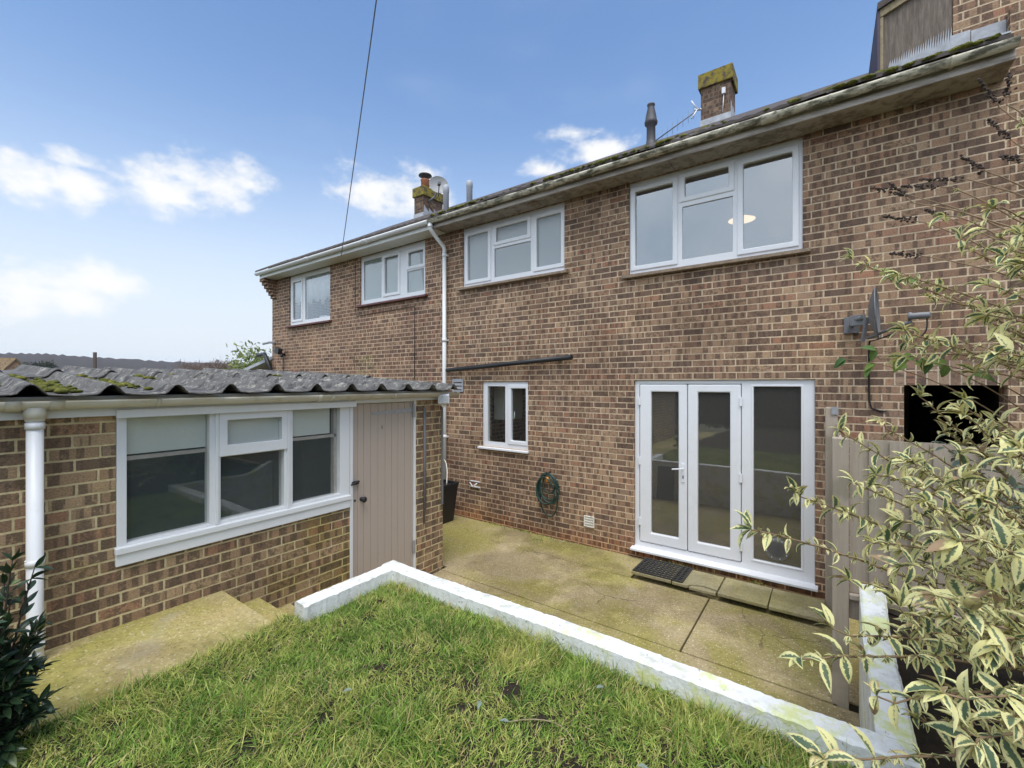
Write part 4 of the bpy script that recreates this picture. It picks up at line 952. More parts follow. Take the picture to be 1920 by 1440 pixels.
MB().lathe([(0.020, 0.0), (0.020, 0.008), (0.010, 0.012), (0.010, 0.03), (0.026, 0.04), (0.030, 0.052), (0.024, 0.064), (0.0, 0.068)], (S - 0.014, 2.705, -1.150), (1, 0, 0), 18).build('knob', M['black'], DR)
mb = MB(); mb.box(S - 0.014, S + 0.012, 2.585, 2.665, -0.99, -0.958); mb.tube([(S + 0.012, 2.575, -0.985), (S + 0.022, 2.66, -0.96)], 0.011, 8); mb.build('bolt', M['black'], DR, bevel=0.003)
MB().lathe([(0.012, 0), (0.012, 0.003)], (S - 0.014, 2.632, -1.153), (1, 0, 0), 14).build('keyhole', M['stem_dark'], DR); MB().box(S - 0.014, S - 0.012, 2.955, 2.962, -0.47, -0.435).build('door_slot', M['stem_dark'], DR)
mb = MB(); mb.tube([(S + 0.012, 3.53, -0.27), (S + 0.012, 3.53, -1.60)], 0.012, 8); mb.box(S + 0.001, S + 0.012, 3.81, 3.838, -1.45, -0.27); mb.tube([(S + 0.012, 3.55, -0.27), (S + 0.012, 3.55, -1.45)], 0.007, 8); mb.build('conduit', M['conduit'], SH)
# dark lining added inside the shed, its shade put into the colour
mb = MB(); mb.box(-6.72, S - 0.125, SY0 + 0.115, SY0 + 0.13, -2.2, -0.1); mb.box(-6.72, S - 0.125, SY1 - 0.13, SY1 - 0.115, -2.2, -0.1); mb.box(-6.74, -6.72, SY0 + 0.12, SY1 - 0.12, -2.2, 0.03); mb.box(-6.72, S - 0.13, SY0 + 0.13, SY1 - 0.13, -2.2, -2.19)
mb.build('room_lining', M['lining_shade'], SH)

# floodlight on the shed corner
FD = thing('floodlight', 'white floodlight with square glass on the outbuilding corner beside the plank door', 'floodlight', (-3.7, 3.7, -0.2))
c = Vector((-3.655, 3.72, -0.165)); fx = Vector((0.62, -0.72, -0.22)).normalized(); sx = fx.cross(Vector((0, 0, 1))).normalized(); ux = sx.cross(fx)
MB().obox(c, fx, sx, ux, 0.05, 0.065, 0.055).build('lamp_body', M['upvc'], FD, bevel=0.008)
MB().obox(c + fx * 0.052, fx, sx, ux, 0.003, 0.052, 0.044).build('lens', M['lens'], FD)
mb = MB(); mb.obox(c - ux * 0.085 - fx * 0.02, fx, sx, ux, 0.03, 0.025, 0.022); mb.box(-3.79, -3.68, 3.70, 3.73, -0.252, -0.235); mb.build('motion_sensor', M['upvc_old'], FD, bevel=0.005)

# ================================================================ GARDEN WALLS
def rough_wall(name, x0, x1, y0, y1, z0, z1, seed, axis, ztop=None, jag=0.0022):
    """rendered wall with a slightly uneven, chipped arris; ztop(t) lets the top rise along its length"""
    rr = np.random.default_rng(seed); Ln = (x1 - x0) if axis == 'X' else (y1 - y0); n = max(4, int(Ln / 0.022)); wv = np.convolve(rr.normal(0, 1, n + 9), np.ones(7) / 7, 'same'); V = []; F = []
    sec = 10
    for i in range(n + 1):
        f = i / n; zt = z1 if ztop is None else ztop(f)
        c0, c1 = (y0, y1) if axis == 'X' else (x0, x1); j = rr.normal(0, jag, 8); j[abs(j) > 2 * jag] *= 1.6; j[3:5] += wv[i] * 0.012; j[1:3] += wv[i] * 0.006
        ch = 0.009 + abs(j[6])
        sec_pts = [(c0, z0), (c0 + j[0] * 0.3, zt - 0.10), (c0 + j[1] * 0.4, zt - ch), (c0 + ch + abs(j[2]), zt + j[3] * 0.3), ((c0 + c1) / 2, zt + j[4] * 0.3), (c1 - ch - abs(j[5]), zt + j[3] * 0.3), (c1 + j[6] * 0.4, zt - ch), (c1 + j[7] * 0.3, zt - 0.10), (c1, z0)]
        for (cc, zz) in sec_pts:
            V.append((x0 + Ln * f, cc, zz) if axis == 'X' else (cc, y0 + Ln * f, zz))
    k = 9
    for i in range(n):
        for j in range(k): F.append((i * k + j, i * k + (j + 1) % k, (i + 1) * k + (j + 1) % k, (i + 1) * k + j))
    F.append(tuple(range(k))); F.append(tuple(n * k + j for j in range(k)))
    return MB().add(V, F, False)
PW = thing('planter_wall', 'low white painted retaining wall turning a corner round the lawn', 'garden wall', (-1.4, 2.4, -2.22))
rough_wall('w', -3.0, 0.30, 2.33, 2.46, -2.4, -1.50, 1, 'X', ztop=lambda f: -1.492 - 0.006 * math.sin(f * 9)).build('front_run', M['render_w'], PW)
rough_wall('w', -3.0, -2.875, 1.60, 2.329, -2.4, -1.50, 2, 'Y', ztop=lambda f: -1.497).build('side_run', M['render_w'], PW)
SWL = rough_wall('w', 0.165, 0.30, 2.461, 3.78, -2.4, -1.5, 3, 'Y', ztop=lambda f: -1.50 + (0.17 * max(0, (f - 0.74) / 0.26)) ** 1.0).build('bed_wall', M['render_w'])
tag(SWL, 'white painted bed edging wall running from lawn corner to fence', 'garden wall')
ND = MB(); ND.obox((-2.55, 2.53, -1.90), (1, 0, 0), (0, 1, 0.16), (0, -0.16, 1), 0.16, 0.012, 0.31)
tag(ND.build('leaning_board', M['navy'], bevel=0.02), 'navy board leaning on the terrace side of the white wall', 'board')

# ================================================================ PAVING SLABS, DOORMAT
sl = MB().box(-0.222, 0.222, -0.225, 0.225, -0.035, 0.0).build('paving_slab', M['slab'], bevel=0.006)
labs = ['leftmost paving slab below the doors, mostly under the black mat', 'second paving slab below the doors with its broken front corner', 'whole paving slab below the glass with the round pet flap, left of the fence slab', 'rightmost paving slab beside the fence, below the french door sill']
spots = [(-1.615, 5.12, 0.0), (-1.16, 5.12, 0.01), (-0.703, 5.115, -0.008), (-0.252, 5.115, 0.006)]
for i, (x, y, rz) in enumerate(spots):
    if i == 1: continue
    o = sl if i == 0 else sl.copy()
    if i: COL.objects.link(o)
    o.location = (x, y, -2.135); o.rotation_euler = (R(random.uniform(-0.6, 0.6)), R(random.uniform(-0.8, 0.8)), rz)
    tag(o, labs[i], 'paving slab', 'paving slabs under the french doors')
BS = thing('paving_slab', labs[1], 'paving slab', (-1.16, 5.115, -2.17), 'paving slabs under the french doors')
MB().ext([(-1.382, 4.89), (-1.225, 4.89), (-1.20, 4.935), (-1.08, 4.985), (-0.94, 4.955), (-0.94, 5.34), (-1.382, 5.34)], 'Z', -2.172, -2.137).build('slab_body', M['slab'], BS, bevel=0.006)
MB().ext([(-1.205, 4.882), (-0.945, 4.888), (-0.945, 4.938), (-1.08, 4.968), (-1.19, 4.925)], 'Z', -2.176, -2.146).build('broken_corner', M['slab'], BS, bevel=0.004)
mb = MB(); holes = []
for i in range(11):
    for j in range(8): holes.append((-1.803 + 0.0475 * i, -1.803 + 0.0475 * i + 0.030, 4.922 + 0.0515 * j, 4.922 + 0.0515 * j + 0.034))
mb.plate(-1.825, -1.272, 4.90, 5.345, holes, -2.131, -2.122, 'Z')
tag(mb.build('doormat', M['rubber']), 'black perforated rubber doormat on the slabs at the french doors', 'doormat')

# ================================================================ POT, HOSE, TAP
PT = thing('plant_pot', 'tall tapered black plant pot between the outbuilding and the house wall', 'pot', (-5.08, 5.15, -2.2))
mb = MB(); 
def frus(mb, c, a, b, z0, z1): mb.add([(c[0] - a, c[1] - a, z0), (c[0] + a, c[1] - a, z0), (c[0] + a, c[1] + a, z0), (c[0] - a, c[1] + a, z0), (c[0] - b, c[1] - b, z1), (c[0] + b, c[1] - b, z1), (c[0] + b, c[1] + b, z1), (c[0] - b, c[1] + b, z1)], [(3, 2, 1, 0), (0, 1, 5, 4), (1, 2, 6, 5), (2, 3, 7, 6), (3, 0, 4, 7), (4, 5, 6, 7)])
frus(mb, (-5.08, 5.15), 0.12, 0.175, TZ, -1.64); mb.build('pot_body', M['black'], PT, bevel=0.006)
mb = MB(); mb.plate(-5.265, -4.895, 4.965, 5.335, [(-5.245, -4.915, 4.985, 5.315)], -1.64, -1.595, 'Z'); mb.build('rim', M['black'], PT, bevel=0.005)
CB = MB().tube(bez((-5.30, 5.40, -1.28), (-5.05, 5.25, -1.3), (-4.97, 5.12, -1.62), 12), 0.008, 6).build('cable', M['upvc_old'])
tag(CB, 'pale cable curving from the white downpipe into the black pot', 'cable')
TP = thing('garden_tap', 'white outside tap low on the house wall beside the black pot', 'tap', (-4.75, 5.5, -1.65))
mb = MB(); mb.box(-4.80, -4.60, WY - 0.02, WY - 0.002, -1.60, -1.585); mb.box(-4.80, -4.60, WY - 0.02, WY - 0.002, -1.69, -1.675); mb.tube([(-4.80, WY - 0.03, -1.62), (-4.70, WY - 0.07, -1.67), (-4.63, WY - 0.05, -1.61)], 0.010, 8); mb.build('tap_body', M['upvc'], TP)
HS = thing('garden_hose', 'dark green hose coiled and hung on the brick wall', 'hose', (-3.28, 5.48, -1.6))
mb = MB()
for (cx, cz, rx, rz_, tilt, yo) in [(-3.28, -1.475, 0.17, 0.19, 0.2, 0.05), (-3.29, -1.51, 0.165, 0.22, -0.1, 0.07), (-3.26, -1.50, 0.15, 0.20, 0.35, 0.09), (-3.27, -1.43, 0.10, 0.135, 0.1, 0.06), (-3.31, -1.53, 0.15, 0.19, 0.15, 0.10)]:
    pts = []
    for k in range(41):
        a = 2 * math.pi * k / 40; xx = rx * math.cos(a); zz = rz_ * math.sin(a)
        pts.append((cx + xx * math.cos(tilt) - zz * math.sin(tilt) * 0.5, WY - yo + 0.015 * math.sin(a * 2 + cx), cz + zz))
    mb.tube(pts, 0.0105, 8)
pts = [(-3.41, WY - 0.05, -1.50), (-3.42, WY - 0.05, -1.70), (-3.37, WY - 0.05, -1.84), (-3.27, WY - 0.05, -1.905), (-3.18, WY - 0.05, -1.85), (-3.135, WY - 0.05, -1.70), (-3.12, WY - 0.05, -1.50)]
pp = []
for a, b, c, d in zip([pts[0]] + pts[:-2], pts[:-1], pts[1:], pts[2:] + [pts[-1]]):
    a, b, c, d = map(Vector, (a, b, c, d))
    for k in range(5): t = k / 5; pp.append(0.5 * ((2 * b) + (c - a) * t + (2 * a - 5 * b + 4 * c - d) * t * t + (3 * b - a - 3 * c + d) * t ** 3))
mb.tube(pp, 0.0105, 8); mb.tube([(-3.455, WY - 0.04, -1.48), (-3.465, WY - 0.04, -1.62), (-3.455, WY - 0.04, -1.72)], 0.0105, 8)
mb.build('hose_coil', M['hose_green'], HS)
mb = MB(); mb.tube([(-3.27, WY - 0.10, -1.335), (-3.27, WY - 0.10, -1.40)], [0.018, 0.022], 10); mb.build('connector', M['orange'], HS)
MB().tube([(-3.28, WY, -1.27), (-3.28, WY - 0.1, -1.29), (-3.28, WY - 0.11, -1.26)], 0.008, 8).build('hook', M['black'], HS)

# ================================================================ FENCE
FN = thing('wooden_fence', 'weathered grey board fence with posts between the patio and the passage', 'fence', (0.06, 4.0, -2.2))
FT = -0.38
mb = MB(); mb.box(0.018, 0.112, 3.80, 3.90, -2.25, FT + 0.005); mb.build('post', M['wood'], FN, bevel=0.006)
mb = MB(); mb.box(-0.03, 0.07, 5.36, 5.45, -2.25, -0.23); mb.build('post', M['wood'], FN, bevel=0.012)
MB().plate(0.02, 0.075, -0.30, -0.225, [], 5.345, 5.358, 'Y').build('bracket', M['steel'], FN)
mb = MB()
for k in range(10): mb.box(0.058 + 0.002 * (k % 2), 0.075, 3.905 + k * 0.145, 3.905 + k * 0.145 + 0.142, -2.15, FT - 0.01 * (k % 3))
mb.box(0.03, 0.057, 3.9, 5.36, -0.75, -0.68); mb.box(0.03, 0.057, 3.9, 5.36, -1.9, -1.83); mb.build('side_panel', M['wood'], FN)
mb = MB(); x = 0.116; k = 0; rr = random.Random(3)
while x < 2.6:
    dz = rr.uniform(-0.006, 0.006); lo = -1.44
    mb.add([(x, 3.845, lo), (x + 0.125, 3.866, lo), (x + 0.125, 3.885, lo), (x, 3.852, lo), (x, 3.845, FT + dz), (x + 0.125, 3.866, FT + dz), (x + 0.125, 3.885, FT + dz), (x, 3.852, FT + dz)], [(3, 2, 1, 0), (4, 5, 6, 7), (0, 1, 5, 4), (1, 2, 6, 5), (2, 3, 7, 6), (3, 0, 4, 7)])
    x += 0.106
mb.build('board_panel', M['wood'], FN)
mb = MB(); mb.box(0.113, 2.6, 3.835, 3.862, -1.62, -1.445); mb.box(0.113, 2.6, 3.80, 3.834, -1.475, -1.44); mb.build('gravel_board', M['wood'], FN, bevel=0.004)

# ================================================================ SATELLITE DISHES, AERIAL, CABLES
def dish(root, c, axis, rad, material, depth=0.06):
    prof = [(rad * k / 8, depth * (k / 8) ** 2) for k in range(1, 9)]; prof = [(0.001, 0.0)] + prof + [(rad + 0.004, depth + 0.004), (rad + 0.004, depth - 0.008)] + [(rad * k / 8, depth * (k / 8) ** 2 - 0.006) for k in range(8, 0, -1)] + [(0.001, -0.006)]
    return MB().lathe(prof, c, axis, 36).build('reflector', material, root)
SD1 = thing('satellite_dish', 'grey satellite dish on the brick wall right of the french doors', 'satellite dish', (0.25, 5.5, 0.55))
dc = Vector((0.30, 5.22, 0.645)); da = Vector((0.985, -0.13, 0.05)).normalized()
dish(SD1, dc, da, 0.235, M['grey_dk'])
mb = MB(); mb.box(0.12, 0.24, WY - 0.03, WY - 0.002, 0.50, 0.66); mb.tube([(0.18, WY - 0.02, 0.58), (0.19, 5.30, 0.60), (0.25, 5.24, 0.62)], 0.022, 10)
mb.obox((0.22, 5.28, 0.60), (1, -0.3, 0), (0, 1, 0), (0, 0, 1), 0.06, 0.02, 0.05); mb.build('wall_bracket', M['grey_dk'], SD1, bevel=0.004)
mb = MB(); mb.tube([(0.29, 5.19, 0.42), (0.43, 5.09, 0.48), (0.57, 5.02, 0.53)], 0.014, 8); mb.obox((0.27, 5.22, 0.50), (0.3, -1, 0), (1, 0.3, 0), (0.15, 0, 1), 0.02, 0.012, 0.11); mb.build('feed_arm', M['grey_dk'], SD1)
mb = MB(); mb.lathe([(0.036, 0.0), (0.036, 0.015), (0.028, 0.025), (0.028, 0.13), (0.02, 0.14)], (0.55, 5.02, 0.575), Vector((0.93, -0.30, -0.03)), 16); mb.build('receiver', M['grey_dk'], SD1)
mb = MB(); mb.tube(bez((0.66, 4.99, 0.56), (0.68, 4.98, 0.36), (0.56, 5.02, 0.40), 10), 0.006, 6); mb.tube(bez((0.56, 5.02, 0.5), (0.40, 5.12, 0.40), (0.31, 5.3, 0.40), 10), 0.006, 6)
mb.tube([(0.31, 5.3, 0.40), (0.312, 5.46, 0.36), (0.315, 5.505, 0.30), (0.318, 5.51, -0.16), (0.335, 5.51, -0.235), (0.40, 5.51, -0.26), (0.44, 5.51, -0.262)], 0.008, 6); mb.build('cable', M['black'], SD1)

SD2 = thing('satellite_dish', 'perforated satellite dish on the chimney of the left end house', 'satellite dish', (-9.6, 9.3, 5.4))
dish(SD2, Vector((-9.10, 9.05, 5.68)), Vector((0.75, -0.62, 0.22)), 0.27, M['dish_mesh'], 0.07)
mb = MB(); mb.tube([(-9.72, 9.25, 5.45), (-9.4, 9.2, 5.5), (-9.14, 9.08, 5.66)], 0.025, 8); mb.build('wall_bracket', M['grey_pl'], SD2)
mb = MB(); mb.tube([(-9.05, 9.0, 5.36), (-8.75, 8.72, 5.48)], 0.015, 8); mb.obox((-8.72, 8.70, 5.52), (1, -0.6, 0), (0.6, 1, 0), (0, 0, 1), 0.08, 0.035, 0.035); mb.build('feed_arm', M['grey_dk'], SD2)

AE = thing('aerial', 'thin television aerial fixed to the right hand chimney', 'aerial', (-2.05, 9.0, 5.4))
a0 = Vector((-2.02, 9.0, 5.30)); a1 = Vector((-2.90, 8.85, 4.84))
mb = MB(); mb.tube([a0, a1], 0.012, 6)
for k in range(9):
    p = a0.lerp(a1, 0.12 + 0.87 * k / 8); mb.tube([p + Vector((0, 0, -0.12)), p + Vector((0, 0, 0.12))], 0.0035, 5)
mb.build('boom', M['grey_dk'], AE)
mb = MB(); 
for s_ in (-1, 1): mb.tube([(-2.06, 9.0, 5.30), (-2.12, 8.97, 5.30 + s_ * 0.10), (-2.16, 8.95, 5.30 + s_ * 0.17)], 0.014, 6)
mb.tube([(-2.0, 9.04, 5.30), (-2.12, 8.98, 5.30)], 0.02, 6); mb.build('reflector', M['upvc'], AE)
mb = MB(); mb.tube([(-1.62, 9.03, 5.10), (-1.60, 9.03, 5.45)], 0.008, 6); mb.box(-1.63, -1.57, 9.0, 9.045, 5.44, 5.55); mb.build('junction_box', M['upvc'], AE)

p0 = Vector((-7.95, 5.19, 2.58)); p1 = Vector((-3.52, 2.68, 3.88)); p2 = p0 + (p1 - p0) * 3.2; pts = []
for k in range(40):
    t = k / 39; p = p0.lerp(p2, t); pts.append((p.x, p.y, p.z - 1.1 * 4 * 0.16 * t * (1 - t)))
CW = MB().tube(pts, 0.0065, 6).build('overhead_cable', M['grey_dk']); tag(CW, 'black overhead telephone wire rising from the eaves into the sky', 'cable')

# ================================================================ BACKGROUND
def face_dir(px):
    a = (px - 960) / 827; v_ = Vector((-math.sin(YAW) + a * math.cos(YAW), math.cos(YAW) + a * math.sin(YAW), 0)); return v_
PO = MB().tube([face_dir(178) * 16 + Vector((0, 0, -2.7)), face_dir(178) * 16 + Vector((0, 0, 1.15))], 0.055, 10).build('metal_pole', M['stem_dark']); tag(PO, 'dark rusty pole standing behind the outbuilding roof', 'pole')
bhc = face_dir(14) * 110
BH = thing('distant_house', 'small distant house with tan tiled roof and brick gable at left edge', 'house', (bhc.x, bhc.y, -2.7))
f_ = face_dir(30).normalized(); s_ = Vector((f_.y, -f_.x, 0)).normalized(); gcx = face_dir(31) * 110
def gp(a, b, z): return tuple(gcx + s_ * a + f_ * b + Vector((0, 0, z)))
MB().add([gp(-2.6, 0, -2.7), gp(2.6, 0, -2.7), gp(2.6, 0, 2.6), gp(0, 0, 6.2), gp(-2.6, 0, 2.6)] + [gp(-2.6 - 9, 5, -2.7), gp(2.6 - 9, 5, -2.7), gp(2.6 - 9, 5, 2.6), gp(-9, 5, 6.2), gp(-2.6 - 9, 5, 2.6)],
         [(0, 1, 2, 3, 4), (9, 8, 7, 6, 5), (0, 5, 6, 1), (1, 6, 7, 2), (2, 7, 8, 3), (3, 8, 9, 4), (4, 9, 5, 0)]).build('wall', M['far_wall'], BH)
MB().add([gp(0, -0.4, 6.5), gp(3.0, -0.4, 2.3), gp(-3.0, -0.4, 2.3), gp(-9, 5.4, 6.5), gp(3.0 - 9, 5.4, 2.3), gp(-3.0 - 9, 5.4, 2.3), gp(0, -0.4, 6.2), gp(-9, 5.4, 6.2)],
         [(0, 3, 4, 1), (0, 2, 5, 3), (6, 1, 4, 7), (6, 7, 5, 2), (0, 1, 6), (0, 6, 2), (3, 7, 4), (3, 5, 7)]).build('roof', M['far_tile'], BH)

def crown(name, label, cat, px, t, w_, h_, base, n, leafm, size, trunk=True, seed=0, group=None, up=False):
    rr = np.random.default_rng(seed); c = face_dir(px) * t
    root = thing(name, label, cat, (c.x, c.y, -2.7), group)
    cl = rr.normal(0, 1, (26, 3)) * np.array([w_ / 3.2, w_ / 3.2, h_ / 5]) + np.array([c.x, c.y, base + h_ * 0.5])
    idx = rr.integers(0, len(cl), n); P_ = cl[idx] + rr.normal(0, 1, (n, 3)) * np.array([w_ / 8, w_ / 8, h_ / 9])
    D = unit(rr.normal(0, 1, (n, 3)) + np.array([0, 0, 1.2 if up else 0.1])); U = unit(rr.normal(0, 1, (n, 3)))
    leaves('crown', P_, D, U, rr.uniform(0.6, 1.3, n) * size, rr.uniform(0.25, 0.5, n) * size * (0.25 if up else 1), rr.uniform(0, 0.8, n), rr.random(n), leafm, root, rows=3)
    MB().tube([(c.x, c.y, -2.7), (c.x + 0.1, c.y, base), (c.x, c.y, base + h_ * 0.6)], [0.05 * t / 12, 0.04 * t / 12, 0.015 * t / 12], 8).build('trunk', M['stem_dark'], root)
    return root
crown('evergreen_tree', 'dark evergreen tree beside the distant house, left of the pair', 'tree', 60, 95, 3.0, 2.6, 1.9, 1500, M['leaf_conifer'], 0.5, seed=1, group='dark evergreens below the hill')
crown('evergreen_tree', 'dark evergreen tree right of the pair, before the hill', 'tree', 82, 92, 2.8, 2.4, 2.0, 1500, M['leaf_conifer'], 0.5, seed=2, group='dark evergreens below the hill')
crown('bare_hedge', 'reddish brown bare winter hedge on the horizon', 'hedge', 405, 34, 3.2, 1.5, 0.1, 5000, M['leaf_twig'], 0.45, seed=3, up=True)
crown('leafy_shrub', 'light green feathery shrub beside the far end of the terrace', 'shrub', 470, 17, 1.3, 1.9, -0.45, 1800, M['leaf_tree'], 0.17, seed=4)
# hedge behind the camera: what the panes mirror
mb = MB(); nx = 60; Vv = []
HG = thing('garden_hedge', 'tall dark hedge across the end of the garden', 'hedge', (-2, -9, -1.6))
rr = np.random.default_rng(21); n_ = 9000
P_ = np.stack([rr.uniform(-16, 12, n_), rr.normal(-9, 0.45, n_), rr.uniform(-1.7, 2.2, n_) + 0.3 * np.sin(rr.uniform(-16, 12, n_))], 1)
leaves('foliage', P_, unit(rr.normal(0, 1, (n_, 3))), unit(rr.normal(0, 1, (n_, 3))), rr.uniform(0.25, 0.5, n_), rr.uniform(0.15, 0.3, n_), rr.uniform(0, 1, n_), rr.random(n_), M['leaf_conifer'], HG, rows=3)
MB().box(-16, 12, -9.3, -9.0, -1.7, 1.6).build('branch_mass', M['stem_dark'], HG)
mb = MB(); mb.add([(-2.95, -9, -1.63), (3.2, -9, -1.63), (3.2, -1.5, -1.66), (0.30, -1.5, -1.66), (0.30, -4.5, -1.66), (-2.95, -4.5, -1.66)], [(0, 1, 2, 3, 4, 5)])
struct(mb.build('back_lawn', M['lawn_soil'], fix=False))

# ================================================================ GRASS
def lawn_grass():
    rr = np.random.default_rng(3); N = 150000
    x = rr.uniform(-3.0, 0.30, N); y = rr.uniform(-0.4, 2.345, N)
    vis = y > 0.30 + (x + 2.75) * 0.70 - 0.35
    keep = vis | (rr.random(N) < 0.22)
    bare = 0.6 * vnoise(x * 3.2, y * 3.2, 31) + 0.75 * vnoise(x * 9, y * 9, 32)
    keep &= (rr.random(N) < np.clip(1.15 - np.clip(bare - 0.36, 0, 1) * 3.4, 0.05, 1))
    keep &= ~((y < 1.58) & (x < np.where(y > 1.40, -3.0, -2.93) + 0.04 * vnoise(x * 0 + 1, y * 5, 5))) & ~((x < -2.87) & (y > 1.59))
    keep &= ~((x > 0.14 + 0.05 * vnoise(x * 0 + 2, y * 6, 6)) & (y > 1.2))
    x, y = x[keep], y[keep]; n = len(x)
    z = lawn_z(x, y) - 0.004
    ca = vnoise(x * 4.5, y * 4.5, 41) * 4.2 + rr.normal(0, 1.5, n)      # combed clumps
    lean = np.clip(rr.normal(0.85, 0.35, n), 0.1, 1.5)
    d = np.stack([np.cos(ca) * np.sin(lean), np.sin(ca) * np.sin(lean), np.cos(lean)], 1)
    tall = np.clip(0.6 + 0.55 * vnoise(x * 2.6, y * 2.6, 43), 0.35, 1.4); edge = np.where((y > 2.15) | (x < -2.72), 1.25, 1.0)
    ln = (rr.uniform(0.03, 0.095, n) + 0.055 * (rr.random(n) < 0.15)) * tall * edge + 0.015
    up = np.stack([rr.normal(0, 1, n), rr.normal(0, 1, n), rr.normal(0.3, 0.4, n)], 1)
    o = leaves('grass', np.stack([x, y, z], 1), d, up, ln, rr.uniform(0.0028, 0.0056, n), rr.uniform(-0.2, 1.5, n), rr.random(n), M['leaf_grass'], None, rows=4, fold=0.1, shape='blade')
    stuff(o)
lawn_grass()
TW = thing('fallen_twig', 'thin yellow twig with one pale leaf lying on the lawn', 'twig', (-1.05, 1.62, -1.55))
tw = bez((-1.18, 1.62, -1.535), (-1.0, 1.80, -1.52), (-0.88, 1.69, -1.545), 9)
MB().tube(tw, 0.0028, 6).build('stem', M['verge'], TW)
leaves('leaf', [tuple(tw[0])], [(-1, -0.5, 0.1)], [(0, 0, 1)], [0.05], [0.022], [0.3], [0.9], M['leaf_grey'], TW)
_fl = [(-0.62, 1.72, 0.4), (-0.2, 1.98, 2.1), (-1.9, 1.3, 4.0), (-1.35, 1.62, 5.2), (-0.95, 2.05, 1.0)]
for x, y, a in _fl:
    FLf = leaves('fallen_leaf', [(x, y, float(lawn_z(np.array(x), np.array(y))) + 0.045)], [(math.cos(a), math.sin(a), 0.1)], [(0.2, 0.1, 1)], [0.05], [0.022], [0.7], [0.8], M['leaf_grey'])
    tag(FLf, 'small pale grey fallen leaf lying on the lawn', 'leaf', 'fallen leaves on the lawn')
# weeds at the foot of the house wall and below the door sill
rr = np.random.default_rng(9); pts = []
for (cx, cy_, s, k) in [(-4.2, 5.47, 0.16, 60), (-3.75, 5.48, 0.12, 40), (-1.52, 5.40, 0.12, 70), (-0.62, 5.42, 0.05, 20), (-3.35, 5.30, 0.05, 30), (-3.2, 5.46, 0.3, 40)]:
    pts += [(cx + rr.normal(0, s), min(5.5, cy_ + rr.normal(0, 0.02)), (TZ + 0.004) if cx < -2 else -2.16) for _ in range(k)]
n_ = len(pts); D = np.stack([rr.normal(0, 0.7, n_), rr.normal(-0.3, 0.5, n_), rr.uniform(0.2, 1, n_)], 1)
stuff(leaves('weeds', pts, D, rr.normal(0, 1, (n_, 3)), rr.uniform(0.015, 0.045, n_), rr.uniform(0.006, 0.014, n_), rr.uniform(0, 1, n_), rr.random(n_), M['leaf_grass'], None, rows=4))
rr = np.random.default_rng(12); n_ = 90; P_ = np.stack([rr.normal(-5.9, 0.10, n_), rr.normal(4.3, 0.1, n_), rr.uniform(0.10, 0.42, n_)], 1)
WD = thing('roof_weed', 'pale dry weed growing behind the outbuilding roof', 'weed', (-5.9, 4.3, -2.2))
leaves('foliage', P_, np.stack([rr.normal(0, 0.6, n_), rr.normal(0, 0.6, n_), rr.uniform(0.2, 1, n_)], 1), rr.normal(0, 1, (n_, 3)), rr.uniform(0.03, 0.08, n_), rr.uniform(0.008, 0.016, n_), rr.uniform(0, 1, n_), rr.random(n_), M['leaf_tree'], WD, rows=3)
MB().tube([(-5.9, 4.3, -2.2), (-5.9, 4.3, 0.4)], 0.006, 5).build('stem', M['verge'], WD)

